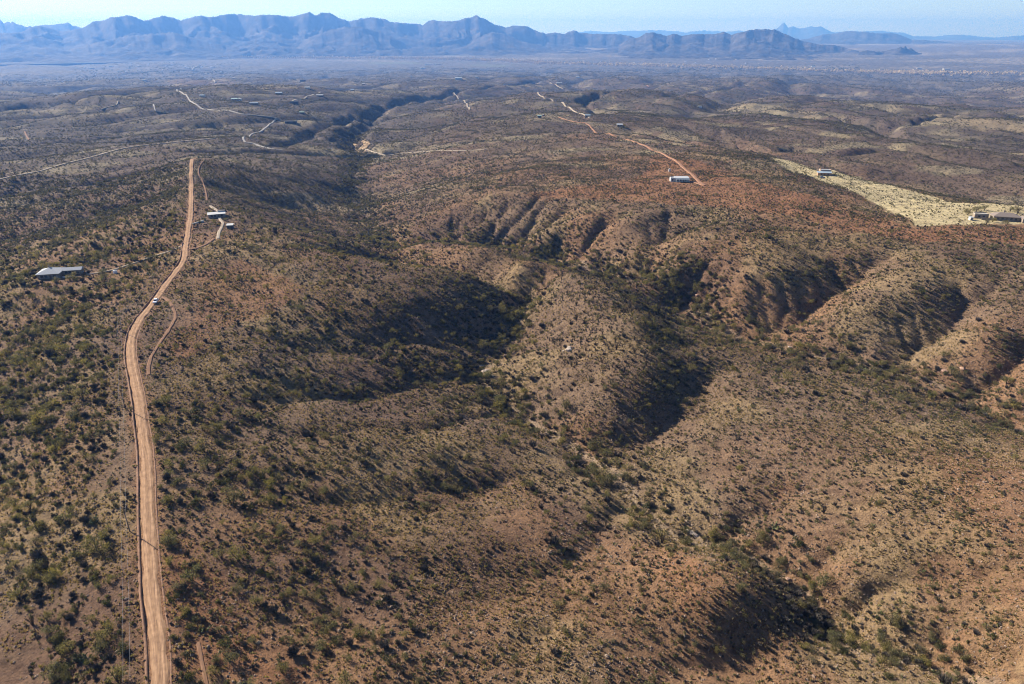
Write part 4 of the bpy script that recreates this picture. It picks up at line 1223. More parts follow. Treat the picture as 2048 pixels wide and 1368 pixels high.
def plant_label(kind, i, var, q):
    d = np.hypot(MU - pu[i], (MV - pv[i])); j = int(np.argmin(d))
    a = math.degrees(math.atan2(pv[i] - MV[j], pu[i] - MU[j])) % 360
    how = "just " if d[j] < 38 else "" if d[j] < 75 else "some way " if d[j] < 115 else "well "
    size = ["small", "middling", "large"][int(q)]
    return f"{size} {LOOK[kind][1]} {how}{DIRS[int((a + 22.5) // 45) % 8]} {MARKS[j][0]}"

PYAW = rng.uniform(0, 6.283, len(PX)); PVAR = rng.integers(0, 60, len(PX))
for k, kind in enumerate(KN):
    ids = np.nonzero(chosen & (PK == k))[0]
    qs = np.searchsorted(np.quantile(PS[ids], [0.33, 0.67]), PS[ids]) if len(ids) else []
    for i, q in zip(ids, qs):
        var = KIND[kind][PVAR[i] % len(KIND[kind])]
        if len(var) == 1:
            o = bpy.data.objects.new(kind, var[0][1])
        else:
            o = bpy.data.objects.new(kind, None); o.empty_display_size = 0.3
        COL.objects.link(o)
        o.location = (PX[i], PY[i], PZ[i] - 0.05); o.rotation_euler = (0, 0, PYAW[i]); s = PS[i]; o.scale = (s, s, s * (0.85 + 0.3 * ((PVAR[i] * 7) % 10) / 10))
        o["label"] = plant_label(kind, i, PVAR[i], q); o["category"] = CAT[kind]; o["group"] = GROUP[kind]
        if len(var) > 1:
            for pname, me in var:
                c = bpy.data.objects.new(pname, me); COL.objects.link(c); c.parent = o

# ------------------------------------------------------------------ the countless rest: scattered growth
def scatter(name, label, x, y, z, yaw, scale, idx, meshes):
    src = bpy.data.collections.new(name + "_shapes")           # shapes only, not part of the scene
    objs = []
    for n, me in enumerate(meshes):
        o = bpy.data.objects.new(f"{name}_shape_{n:02d}", me); src.objects.link(o); objs.append(o)
    me = bpy.data.meshes.new(name)
    me.vertices.add(len(x)); me.vertices.foreach_set("co", np.stack([x, y, z], -1).astype(np.float32).ravel())
    a = me.attributes.new("yaw", 'FLOAT', 'POINT'); a.data.foreach_set("value", yaw.astype(np.float32))
    a = me.attributes.new("size", 'FLOAT', 'POINT'); a.data.foreach_set("value", scale.astype(np.float32))
    a = me.attributes.new("which", 'INT', 'POINT'); a.data.foreach_set("value", idx.astype(np.int32))
    o = bpy.data.objects.new(name, me); o["kind"] = "stuff"; o["label"] = label
    COL.objects.link(o)
    ng = bpy.data.node_groups.new(name, 'GeometryNodeTree')
    ng.interface.new_socket("Geometry", in_out='INPUT', socket_type='NodeSocketGeometry'); ng.interface.new_socket("Geometry", in_out='OUTPUT', socket_type='NodeSocketGeometry')
    N = ng.nodes; gi = N.new("NodeGroupInput"); go_ = N.new("NodeGroupOutput")
    ci = N.new("GeometryNodeCollectionInfo"); ci.inputs["Collection"].default_value = src; ci.inputs["Separate Children"].default_value = True; ci.inputs["Reset Children"].default_value = True
    ip = N.new("GeometryNodeInstanceOnPoints"); ip.inputs["Pick Instance"].default_value = True
    def attr(nm, t):
        q = N.new("GeometryNodeInputNamedAttribute"); q.data_type = t; q.inputs["Name"].default_value = nm; return q.outputs["Attribute"]
    cx = N.new("ShaderNodeCombineXYZ"); ng.links.new(attr("yaw", 'FLOAT'), cx.inputs[2])
    e2r = N.new("FunctionNodeEulerToRotation"); ng.links.new(cx.outputs[0], e2r.inputs[0])
    ng.links.new(gi.outputs[0], ip.inputs["Points"]); ng.links.new(ci.outputs[0], ip.inputs["Instance"]); ng.links.new(attr("which", 'INT'), ip.inputs["Instance Index"])
    ng.links.new(e2r.outputs[0], ip.inputs["Rotation"]); ng.links.new(attr("size", 'FLOAT'), ip.inputs["Scale"]); ng.links.new(ip.outputs[0], go_.inputs[0])
    md = o.modifiers.new("scatter", 'NODES'); md.node_group = ng
    return o

def joined(parts):
    """One mesh of a plant's parts, for the scattered growth."""
    me = bpy.data.meshes.new("growth")
    vs, fs, mi, mats, b = [], [], [], [], 0
    for _, m in parts:
        vs += [tuple(v.co) for v in m.vertices]; fs += [tuple(b + i for i in p.vertices) for p in m.polygons]
        if m.materials[0] not in mats: mats.append(m.materials[0])
        mi += [mats.index(m.materials[0])] * len(m.polygons); b += len(m.vertices)
    me.from_pydata(vs, [], fs)
    for m in mats: me.materials.append(m)
    me.polygons.foreach_set("material_index", mi); me.update()
    return me

rest = ~chosen
dist = np.hypot(PX, PY)
shapes = []; first = {}
for kind in KN:
    first[kind] = len(shapes); shapes += [joined(v) for v in KIND[kind]]
m = rest & (dist < 620)
nv = np.array([len(KIND[k]) for k in KN]); f0 = np.array([first[k] for k in KN])
scatter("desert_shrubbery", "desert scrub covering the nearer hills", PX[m], PY[m], PZ[m] - 0.05, PYAW[m], PS[m], f0[PK[m]] + PVAR[m] % nv[PK[m]], shapes)
m = rest & (dist >= 620)
fk = np.array([0, 1, 2, 2, 1])[PK]
far_shapes = FAR['mesquite_tree'] + FAR['evergreen_shrub'] + FAR['bare_shrub']
_fa = np.radians(rng.uniform(-41, 41, 240000)); _fr = np.exp(rng.uniform(math.log(1450), math.log(8500), 240000))
fx2, fy2 = _fr * np.sin(_fa), _fr * np.cos(_fa)
kp = rng.random(len(fx2)) < 0.25 + 0.75 * smooth(0.38, 0.62, fbm(fx2 / 60, fy2 / 60, 510, 3))
kp &= (past_river(fx2, fy2) < -150) & clear_of_roads(fx2, fy2, 2.0)
fx2, fy2 = fx2[kp], fy2[kp]; fz2 = height(fx2, fy2)
fk2 = rng.choice(3, len(fx2), p=(0.28, 0.40, 0.32)); fs2 = rng.uniform(0.5, 1.1, len(fx2)) * (1 + (np.hypot(fx2, fy2) - 1500) / 3200)
scatter("distant_shrubbery", "scrub speckling the distant hills", np.concatenate([PX[m], fx2]), np.concatenate([PY[m], fy2]), np.concatenate([PZ[m], fz2]) - 0.05,
        np.concatenate([PYAW[m], rng.uniform(0, 6.28, len(fx2))]), np.concatenate([PS[m] * 1.0, fs2]), np.concatenate([fk[m] * 3 + PVAR[m] % 3, fk2 * 3 + rng.integers(0, 3, len(fx2))]), far_shapes)

# dry grass and loose stones
gx_, gy_ = wedge(190000, 92, 520, 46)
gn = fbm(gx_ / 18, gy_ / 18, 601, 3)
kp = (rng.random(len(gx_)) < smooth(0.30, 0.62, gn) * (1 - 0.55 * smooth(250, 520, np.hypot(gx_, gy_)))) & clear_of_roads(gx_, gy_, 0.3)
gx_, gy_ = gx_[kp], gy_[kp]
scatter("dry_grass", "tufts of dry straw grass between the shrubs", gx_, gy_, height(gx_, gy_) - 0.03, rng.uniform(0, 6.28, len(gx_)), rng.uniform(0.6, 1.7, len(gx_)), rng.integers(0, 4, len(gx_)), [tuft(700 + i, 0.42, 9).mesh("tuft", M_LEAF['tuft']) for i in range(4)])
sx_, sy_ = wedge(130000, 92, 430, 46)
sn = fbm(sx_ / 25, sy_ / 25, 602, 3); ss, sf = slope_aspect(sx_, sy_)
kp = (rng.random(len(sx_)) < 0.25 + 0.75 * smooth(0.45, 0.7, sn) + 0.5 * smooth(0.35, 0.7, ss)) & clear_of_roads(sx_, sy_, 0.0)
sx_, sy_ = sx_[kp], sy_[kp]
scatter("loose_gravel", "loose stones littering the slopes", sx_, sy_, height(sx_, sy_) + 0.02, rng.uniform(0, 6.28, len(sx_)), np.clip(np.exp(rng.normal(-1.05, 0.40, len(sx_))), 0.15, 1.2), rng.integers(0, 4, len(sx_)), [stone(720 + i).mesh("stone", M_STONE) for i in range(4)])

lx_, ly_ = wedge(280000, 92, 850, 45)
ln_ = fbm(lx_ / 14, ly_ / 14, 603, 3)
kp = (rng.random(len(lx_)) < 0.28 + 0.7 * smooth(0.42, 0.68, ln_)) & clear_of_roads(lx_, ly_, 0.4)
kp &= (rng.random(len(lx_)) < 0.25) | ~inside(lx_, ly_, YELLOW[0])
lx_, ly_ = lx_[kp], ly_[kp]
low_shapes = [crown(740 + i, 1.0, 0.7, 0.0, 3, 34, 0.14).mesh("low_scrub", M_LEAF['evergreen' if i % 2 else 'mesquite']) for i in range(4)] + [twigs(750 + i, 1.1, 0.7, 40).mesh("low_twigs", M_LEAF['bare']) for i in range(3)]
scatter("low_shrubbery", "knee-high scrub dotting the gravel", lx_, ly_, height(lx_, ly_) - 0.03, rng.uniform(0, 6.28, len(lx_)), rng.uniform(0.5, 1.35, len(lx_)), rng.integers(0, 7, len(lx_)), low_shapes)
# ------------------------------------------------------------------ buildings, poles, vehicles
M_WHITE = plain("white_stucco", (0.50, 0.49, 0.47), 0.85, 0.06)
M_CREAM = plain("cream_stucco", (0.25, 0.20, 0.155), 0.9, 0.08)
M_ADOBE = plain("adobe_wall", (0.34, 0.22, 0.145), 0.95, 0.12)
M_GREYROOF = plain("grey_metal_roof", (0.40, 0.405, 0.42), 0.95, 0.10, 2.5)
M_PALEROOF = plain("pale_metal_roof", (0.40, 0.42, 0.44), 0.7, 0.06, 2.5)
M_BLUEROOF = plain("blue_grey_metal_roof", (0.27, 0.33, 0.39), 0.7, 0.06, 2.5)
M_BROWNROOF = plain("brown_tile_roof", (0.22, 0.175, 0.15), 0.85, 0.2, 4.0)
M_GREENROOF = plain("faded_green_roof", (0.30, 0.40, 0.36), 0.6, 0.1, 2.0)
M_DARKWALL = plain("dark_wall", (0.07, 0.075, 0.085), 0.8, 0.15)
M_WOOD = plain("weathered_wood", (0.16, 0.12, 0.09), 0.9, 0.25, 5.0)
M_CONC = plain("pale_concrete", (0.50, 0.47, 0.42), 0.9, 0.1)
M_METAL = plain("dull_metal", (0.5, 0.5, 0.5), 0.45, 0.08, 3.0, 0.6)
M_TIN = plain("white_tank", (0.70, 0.74, 0.78), 0.5, 0.06)
M_CERAMIC = plain("insulator_ceramic", (0.55, 0.53, 0.5), 0.35, 0.05)
M_RUBBER = plain("tyre_rubber", (0.03, 0.03, 0.03), 0.8, 0.1)
M_CARWHITE = plain("white_car_paint", (0.75, 0.76, 0.78), 0.25, 0.02)
M_CARBLUE = plain("blue_car_paint", (0.06, 0.12, 0.30), 0.25, 0.05)
M_LAMP = plain("lamp_lens", (0.6, 0.6, 0.58), 0.2, 0.03)
_gk = Mat("window_glass", 0.08, 0.5); _gk.color((0.03, 0.045, 0.06)); M_GLASS = _gk.m

def thing(name, label, cat, loc, yaw=0.0, group=None):
    o = bpy.data.objects.new(name, None); o.empty_display_size = 1.0
    COL.objects.link(o); o.location = loc; o.rotation_euler = (0, 0, R(yaw))
    o["label"] = label; o["category"] = cat
    if group: o["group"] = group
    return o

def part(name, mb, mat, parent, label=None, smooth_=False):
    o = bpy.data.objects.new(name, mb.mesh(name, mat, smooth_)); COL.objects.link(o); o.parent = parent
    if label: o["label"] = label
    return o

def roof(mb, kind, x0, x1, y0, y1, z, rise, over=0.5):
    if kind == 'flat':
        mb.box(x0 - 0.02, x1 + 0.02, y0 - 0.02, y1 + 0.02, z, z + 0.22)
    elif kind == 'slab':
        mb.box(x0 - over, x1 + over, y0 - over, y1 + over, z, z + 0.18)
    elif kind == 'shed':
        x0 -= over; x1 += over; y0 -= over; y1 += over
        mb.add([(x0, y0, z), (x1, y0, z), (x1, y1, z + rise), (x0, y1, z + rise), (x0, y0, z + 0.18), (x1, y0, z + 0.18), (x1, y1, z + rise + 0.18), (x0, y1, z + rise + 0.18)],
               [(0, 3, 2, 1), (4, 5, 6, 7), (0, 1, 5, 4), (1, 2, 6, 5), (2, 3, 7, 6), (3, 0, 4, 7)])
    else:
        x0 -= over; x1 += over; y0 -= over; y1 += over; ym = (y0 + y1) / 2
        ins = (y1 - y0) / 2 if kind == 'hip' else 0.0
        mb.add([(x0, y0, z), (x1, y0, z), (x1, y1, z), (x0, y1, z), (x0 + ins, ym, z + rise), (x1 - ins, ym, z + rise)],
               [(0, 1, 5, 4), (2, 3, 4, 5), (1, 2, 5), (3, 0, 4), (3, 2, 1, 0)])

def block(t, x0, x1, y0, y1, h, wall, rk, rmat, rise=1.2, wins=2, door=False, z0=0.0, parapet=False, over=0.5):
    """One wing of a house: wall, roof, windows and perhaps a door."""
    mb = MB(); mb.box(x0, x1, y0, y1, z0 - 1.2, z0 + h); part("wall", mb, wall, t)
    mb = MB(); roof(mb, rk, x0, x1, y0, y1, z0 + h + 0.003, rise, over); ro = part("roof", mb, rmat, t)
    if parapet:
        for a in ((x0, x1, y0 - 0.03, y0 + 0.25), (x0, x1, y1 - 0.25, y1 + 0.03), (x0 - 0.03, x0 + 0.25, y0 + 0.25, y1 - 0.25), (x1 - 0.25, x1 + 0.03, y0 + 0.25, y1 - 0.25)):
            mb = MB(); mb.box(*a, z0 + h + 0.225, z0 + h + 0.75); p = part("parapet", mb, wall, ro)
    n = wins + (1 if door else 0)
    for k in range(n):
        cx = x0 + (x1 - x0) * (k + 1) / (n + 1)
        mb = MB()
        if door and k == n // 2:
            mb.box(cx - 0.5, cx + 0.5, y0 - 0.06, y0 + 0.02, z0 + 0.02, z0 + 2.1); d = part("door", mb, M_WOOD, t)
            mb = MB(); mb.box(cx + 0.32, cx + 0.40, y0 - 0.12, y0 - 0.062, z0 + 1.0, z0 + 1.1); part("handle", mb, M_METAL, d)
        else:
            mb.box(cx - 0.75, cx + 0.75, y0 - 0.05, y0 + 0.02, z0 + 0.85, z0 + min(2.2, h - 0.3)); w = part("window", mb, M_GLASS, t)
            mb = MB(); mb.box(cx - 0.85, cx + 0.85, y0 - 0.13, y0 - 0.052, z0 + 0.74, z0 + 0.84); part("sill", mb, wall, w)
    return ro

def chimney(ro, x, y, z0, z1, mat):
    mb = MB(); mb.box(x - 0.4, x + 0.4, y - 0.4, y + 0.4, z0, z1); part("chimney", mb, mat, ro)

def vehicle(name, label, loc, yaw, paint, pickup=False):
    t = thing(name, label, "pickup" if pickup else "car", loc, yaw)
    def profile(pts, w, mat, nm, inset=0.0):
        mb = MB(); n = len(pts)
        vs = [(x, -w / 2 + (inset if z > 1.0 else 0), z) for x, z in pts] + [(x, w / 2 - (inset if z > 1.0 else 0), z) for x, z in pts]
        mb.add(vs, [tuple(range(n)), tuple(range(2 * n - 1, n - 1, -1))] + [(k, k + n, (k + 1) % n + n, (k + 1) % n) for k in range(n)])
        return part(nm, mb, mat, t)
    profile([(-2.25, 0.45), (-2.3, 0.75), (-2.2, 1.0), (0.95, 1.02), (2.1, 0.9), (2.3, 0.7), (2.25, 0.42)], 1.85, paint, "body")
    cab = [(-0.6, 1.02), (-0.5, 1.72), (0.35, 1.72), (1.0, 1.03)] if pickup else [(-2.1, 1.01), (-1.95, 1.62), (-1.6, 1.74), (0.2, 1.72), (1.0, 1.03)]
    profile(cab, 1.74, paint, "cabin", 0.16)
    mb = MB(); mb.add([(0.99, -0.68, 1.10), (0.99, 0.68, 1.10), (0.36, 0.60, 1.67), (0.36, -0.60, 1.67)], [(0, 1, 2, 3)]); part("windscreen", mb, M_GLASS, t)
    for s in (-1, 1):
        mb = MB(); x0 = -0.45 if pickup else -1.85
        mb.add([(x0, s * 0.80, 1.16), (0.75, s * 0.80, 1.16), (0.25, s * 0.735, 1.62), (x0 + 0.12, s * 0.735, 1.62)], [(0, 1, 2, 3)]); part("side_window", mb, M_GLASS, t)
        mb = MB(); mb.box(2.20, 2.315, s * 0.70 - 0.18, s * 0.70 + 0.18, 0.68, 0.84); part("headlight", mb, M_LAMP, t)
        for x in (-1.4, 1.45):
            mb = MB(); mb.tube([(x, s * 0.72, 0.36), (x, s * 0.96, 0.36)], [0.36, 0.36], 12); w = part("wheel", mb, M_RUBBER, t)
            mb = MB(); mb.tube([(x, s * 0.955, 0.36), (x, s * 0.975, 0.36)], [0.2, 0.19], 8); part("rim", mb, M_METAL, w)
    return t

def ground_at(u, v):
    x, y, z = hit(u, v); return Vector((x, y, z))

# house with the grey hipped roof, west of the road
x, y, z = YARD_AT[0]
t = thing("house", "grey-roofed house with long low wing, west of the dirt road", "house", (x, y, z), 13)
ro = block(t, -10.5, 1.0, -4.0, 6.5, 3.0, M_CREAM, 'hip', M_GREYROOF, 2.4, 3, True, over=0.8)
chimney(ro, -5.5, 2.5, 4.6, 6.6, M_CREAM)
block(t, 1.2, 11.4, 1.5, 6.2, 2.8, M_CREAM, 'gable', M_GREYROOF, 1.2, 3, True, over=0.6)
mb = MB(); mb.box(3.0, 9.5, -4.6, -4.3, -0.8, 1.0); part("patio_wall", mb, M_WHITE, t)
c = ground_at(85, 556); vehicle("delivery_van", "white van parked at the west end of the grey-roofed house", c, 75, M_CARWHITE)
c = ground_at(159, 545); vehicle("pickup_truck", "white pickup at the end of the grey-roofed house's long wing", c, 40, M_CARWHITE, True)
x, y, z = YARD_AT[7]
t = thing("water_tank", "white round water tank in the scrub by the gravel drive", "tank", (x, y, z))
mb = MB(); mb.tube([(0, 0, -0.3), (0, 0, 1.6)], [1.2, 1.2], 18); part("shell", mb, M_TIN, t)
mb = MB(); mb.tube([(0, 0, 1.603), (0, 0, 2.0)], [1.24, 0.25], 18); part("lid", mb, M_WHITE, t)
# white-roofed house east of the road
x, y, z = YARD_AT[1]
t = thing("house", "long white-roofed house just east of the dirt road", "house", (x, y, z), 22)
block(t, -6.0, 6.0, -2.5, 1.6, 2.7, M_CREAM, 'shed', M_WHITE, 0.7, 3, True, over=0.6)
block(t, 1.0, 6.2, 1.9, 6.0, 3.6, M_CREAM, 'flat', M_WHITE, 0, 1, parapet=True)
x, y, z = YARD_AT[2]
t = thing("shed", "small dark shed with white roof beside the gravel drive", "shed", (x, y, z), 12)
block(t, -2.1, 2.1, -1.6, 1.6, 2.3, M_DARKWALL, 'shed', M_WHITE, 0.5, 0, True, over=0.3)
c0 = ground_at(385, 448); c1 = ground_at(408, 444)
t = thing("garden_wall", "low white garden wall meeting the dirt road", "wall", (c0 + c1) / 2, math.degrees(math.atan2(c1.y - c0.y, c1.x - c0.x)))
ln = (c1 - c0).length / 2
mb = MB(); mb.box(-ln, ln, -0.2, 0.2, -0.8, 0.9); part("wall_body", mb, M_WHITE, t)
mb = MB(); mb.box(-ln - 0.1, ln + 0.1, -0.3, 0.3, 0.903, 1.02); part("coping", mb, M_CONC, t)
# white house on the red mesa
x, y, z = YARD_AT[3]
t = thing("house", "white stucco house with open carport on the red mesa", "house", (x, y, z), -1)
block(t, -5.0, 8.2, -1.0, 5.5, 3.2, M_WHITE, 'shed', M_GREYROOF, 0.6, 3, True, over=0.3)
block(t, -9.2, -5.2, -0.5, 4.5, 3.0, M_WHITE, 'flat', M_PALEROOF, 0, 1, parapet=True)
mb = MB(); roof(mb, 'slab', -4.6, 8.2, -4.2, -1.35, 2.75, 0, 0.1); part("porch_roof", mb, M_BLUEROOF, t)
for k in range(5):
    mb = MB(); mb.box(-4.5 + k * 3.1, -4.15 + k * 3.1, -4.2, -3.85, -0.6, 2.747); part("porch_post", mb, M_WHITE, t)
x, y, z = YARD_AT[4]
t = thing("water_tank", "tall white tank behind the white house", "tank", (x, y, z))
mb = MB(); mb.tube([(0, 0, -0.3), (0, 0, 2.6)], [1.1, 1.1], 18); part("shell", mb, M_WHITE, t)
mb = MB(); mb.tube([(0, 0, 2.603), (0, 0, 2.95)], [1.12, 0.2], 18); part("lid", mb, M_WHITE, t)
# adobe house in the yellow grass
x, y, z = YARD_AT[5]
t = thing("house", "adobe house with pale blue porch roof in the yellow grass", "house", (x, y, z), -8)
ro = block(t, -3.5, 7.0, 2.0, 8.5, 4.2, M_ADOBE, 'flat', M_PALEROOF, 0, 3, parapet=True)
chimney(ro, -3.0, 4.5, 4.43, 6.2, M_ADOBE)
block(t, -7.0, 6.2, -3.6, 1.0, 2.6, M_ADOBE, 'shed', M_BLUEROOF, 0.8, 2, True, over=0.5)
c = ground_at(1645, 356); vehicle("parked_car", "blue car parked in front of the adobe house", c, -15, M_CARBLUE)
# sprawling tile-roofed house at the right edge
x, y, z = YARD_AT[6]
t = thing("house", "sprawling brown tile-roofed house among trees at the right edge", "house", (x, y, z), -16)
ro = block(t, -6.0, 11.0, -2.0, 7.0, 3.0, M_CREAM, 'hip', M_BROWNROOF, 2.2, 4, True, over=0.8)
chimney(ro, 1.5, 3.5, 4.8, 6.6, M_CREAM)
block(t, 11.2, 19.0, -6.0, 3.5, 2.9, M_CREAM, 'hip', M_BROWNROOF, 1.9, 2, over=0.7)
block(t, -17.5, -8.5, 1.0, 6.0, 2.8, M_CREAM, 'flat', M_CONC, 0, 2, parapet=True)
mb = MB(); mb.box(-14.0, -6.5, -3.2, -2.9, -0.8, 1.5); part("courtyard_wall", mb, M_CREAM, t)
c = ground_at(1941, 440)
t = thing("shed", "small white shed west of the tile-roofed house", "shed", c, 8)
block(t, -1.2, 1.2, -1.0, 1.0, 2.0, M_WHITE, 'shed', M_PALEROOF, 0.3, 0, True, over=0.2)

# scattered houses farther off: u, v, width, depth, height, wall, roof, yaw, words
FARH = [(582, 246, 30, 12, 4.5, M_DARKWALL, M_DARKWALL, 'flat', 5, "long dark flat-roofed house east of the grey road"),
        (604, 227, 14, 8, 3.5, M_DARKWALL, M_GREENROOF, 'gable', 5, "small house with faded green roof above the grey road"),
        (405, 193, 16, 10, 4, M_WHITE, M_BLUEROOF, 'gable', 0, "small pale house beside the tan cleared strip"),
        (470, 201, 22, 12, 5, M_CREAM, M_GREENROOF, 'gable', 0, "greenish shed-roofed barn in the hilltop compound"),
        (479, 201, 14, 10, 6, M_WHITE, M_WHITE, 'hip', 0, "white domed-roof house in the hilltop compound"),
        (508, 209, 26, 9, 4, M_DARKWALL, M_BLUEROOF, 'gable', 4, "long dark house east of the hilltop compound"),
        (589, 206, 26, 10, 4.5, M_DARKWALL, M_DARKWALL, 'flat', 2, "dark house at the lower end of the straight pale road"),
        (615, 177, 22, 12, 4.5, M_WHITE, M_PALEROOF, 'gable', 0, "white roadside house above the straight pale road"),
        (640, 193, 26, 12, 4.5, M_DARKWALL, M_GREYROOF, 'gable', 3, "grey-roofed house right of the straight pale road"),
        (606, 162, 40, 16, 6, M_DARKWALL, M_DARKWALL, 'flat', 0, "wide dark building on the far western plain"),
        (705, 181, 22, 12, 4.5, M_CREAM, M_BLUEROOF, 'gable', 0, "bluish-roofed house left of the dark canyon"),
        (727, 169, 20, 12, 5, M_DARKWALL, M_GREYROOF, 'gable', 0, "dark house left of the canyon's far end"),
        (558, 188, 26, 12, 4, M_CREAM, M_BLUEROOF, 'gable', 0, "low pale house in a hollow of the western hills"),
        (288, 161, 46, 26, 9, M_WHITE, M_WHITE, 'flat', -6, "big bright white building on the western plain"),
        (917, 158, 52, 20, 8, M_WHITE, M_PALEROOF, 'gable', 0, "long white house on the ridge beyond the canyon"),
        (954, 156, 30, 16, 8, M_WHITE, M_WHITE, 'flat', 0, "short white house on the ridge beyond the canyon"),
        (1079, 236, 9, 7, 5, M_DARKWALL, M_GREENROOF, 'gable', 0, "small dark house with green roof on the mesa"),
        (1087, 232.5, 3.5, 3.5, 3.5, M_WHITE, M_WHITE, 'flat', 0, "tiny white tank house beside the green-roofed house"),
        (1175, 234, 13, 8, 4, M_CREAM, M_BLUEROOF, 'gable', -4, "bluish-roofed house at the end of the pale mesa road"),
        (1239, 253, 12, 8, 4, M_CREAM, M_PALEROOF, 'gable', -4, "pale-roofed house among trees right of the mesa road"),
        (1118, 168, 40, 16, 6, M_CREAM, M_PALEROOF, 'gable', 0, "pale house at the top of the far track"),
        (1155, 155, 36, 20, 8, M_WHITE, M_WHITE, 'flat', 0, "white house far out on the plain past the canyon"),
        (1399, 215, 14, 9, 4.5, M_WHITE, M_WHITE, 'flat', 0, "white house alone on the eastern hills"),
        (845, 137, 60, 26, 9, M_WHITE, M_WHITE, 'flat', 0, "small white farm building near the green field"),
        (858, 129, 150, 30, 8, M_WHITE, M_WHITE, 'flat', 0, "long white farm shed beside the green field"),
        (877, 129, 110, 30, 8, M_WHITE, M_WHITE, 'flat', 0, "shorter white farm shed next to the long one"),
        (1626, 134, 60, 26, 9, M_WHITE, M_WHITE, 'flat', 0, "white roof in the valley under the rocky hill"),
        (1892, 139, 90, 30, 10, M_WHITE, M_WHITE, 'flat', 0, "bright white building on the far plain"),
        (1838, 138, 70, 24, 10, M_CREAM, M_PALEROOF, 'gable', 0, "grey valley building beside the bright white one"),
        (183, 137, 60, 30, 9, M_WHITE, M_WHITE, 'flat', 0, "bright speck of a white house at the town's edge"),
        (222, 133, 60, 30, 10, M_WHITE, M_PALEROOF, 'flat', 0, "brightest white roof in the western town")]
for u, v, w, d, h, wall, rmat, rk, yaw, lab in FARH:
    w, d, h = w * 0.75, d * 0.8, h * 0.85
    c = ground_at(u, v)
    t = thing("house", lab, "house", c, yaw)
    mb = MB(); mb.box(-w / 2, w / 2, -d / 2, d / 2, -3, h); part("wall", mb, wall, t)
    mb = MB(); roof(mb, rk, -w / 2, w / 2, -d / 2, d / 2, h + 0.003, d * 0.22, 0.5); part("roof", mb, rmat, t)
    for k in (-1, 1):
        mb = MB(); mb.box(k * w * 0.25 - 0.8, k * w * 0.25 + 0.8, -d / 2 - 0.05, -d / 2 + 0.02, h * 0.3, h * 0.75); part("window", mb, M_GLASS, t)
# the valley towns
tw = random.Random(31)
ROOFS = [("pale-roofed", M_PALEROOF), ("grey-roofed", M_GREYROOF), ("white-roofed", M_WHITE), ("brown-roofed", M_BROWNROOF), ("bluish-roofed", M_BLUEROOF)]
COLW = ["at the left end", "left of its middle", "just left of its middle", "in its middle", "just right of its middle", "right of its middle", "at the right end"]
for n in range(70):
    west_town = n < 44
    u, v = (tw.uniform(150, 480), tw.uniform(126, 158)) if west_town else (tw.uniform(1140, 1520), tw.uniform(118, 134))
    c = ground_at(u, v); s = 0.8 if v > 140 else 1.2
    w, d, h = tw.uniform(12, 24) * s, tw.uniform(9, 14) * s, tw.uniform(4, 6) * s
    rw, rm = tw.choice(ROOFS)
    fx3 = (u - 150) / 330 if west_town else (u - 1140) / 380; fy3 = (v - 126) / 32 if west_town else (v - 118) / 16
    lab = f"tiny {rw} house of the {'western valley town' if west_town else 'river town'}, {['upper', 'middle', 'lower'][min(2, int(fy3 * 3))]} part, {COLW[min(6, int(fx3 * 7))]}"
    t = thing("town_house", lab, "house", c, tw.uniform(-40, 40), "houses of the western valley town" if west_town else "houses of the town by the river trees")
    mb = MB(); mb.box(-w / 2, w / 2, -d / 2, d / 2, -4, h); part("wall", mb, tw.choice([M_CREAM, M_WHITE, M_CREAM]), t)
    mb = MB(); roof(mb, 'gable', -w / 2, w / 2, -d / 2, d / 2, h + 0.003, d * 0.22, 0.5); part("roof", mb, rm, t)

# the white car on the road
cx, cy, cz = hit(312, 606)
_i = int(np.argmin(np.hypot(ROADS[0][1][:, 0] - cx, ROADS[0][1][:, 1] - cy)))
_t = ROADS[0][1][_i + 3] - ROADS[0][1][_i - 3]
vehicle("white_car", "white car driving on the dirt road above the bend", (cx, cy, float(height(np.array([cx]), np.array([cy]))[0]) + 0.42), math.degrees(math.atan2(_t[1], _t[0])) + 180, M_CARWHITE)

# power line west of the road
POLES = [(272, 1420), (259.5, 1062), (251.5, 820), (246.5, 668), (311, 583), (352, 522)]
tops = []
PW = ["by the lower stretch of the dirt road", "beside the middle stretch of the dirt road", "at the bend of the dirt road", "just above the white car", "where the dirt road meets the gravel drive"]
for n, (u, v) in enumerate(POLES):
    x, y = at(u, v, -0.5); z = float(height(np.array([x]), np.array([y]))[0]); x = float(x); y = float(y)
    tops.append(Vector((x, y, z)))
for n, p in enumerate(tops):
    q0 = tops[max(n - 1, 0)]; q1 = tops[min(n + 1, len(tops) - 1)]
    yaw = math.degrees(math.atan2(q1.y - q0.y, q1.x - q0.x)) - 90
    if n == 0:
        continue
    t = thing("power_pole", "wooden power pole with short crossarm " + PW[n - 1], "pole", p, yaw, "power poles along the dirt road")
    mb = MB(); mb.tube([(0, 0, -1.0), (0, 0, 8.6)], [0.17, 0.11], 10); part("pole", mb, M_WOOD, t)
    mb = MB(); mb.box(-0.75, 0.75, 0.12, 0.24, 8.05, 8.2); part("crossarm", mb, M_WOOD, t)
    for k in (-0.65, 0.65):
        mb = MB(); mb.tube([(k, 0.18, 8.203), (k, 0.18, 8.36), (k, 0.18, 8.42)], [0.06, 0.075, 0.04], 8); part("insulator", mb, M_CERAMIC, t)
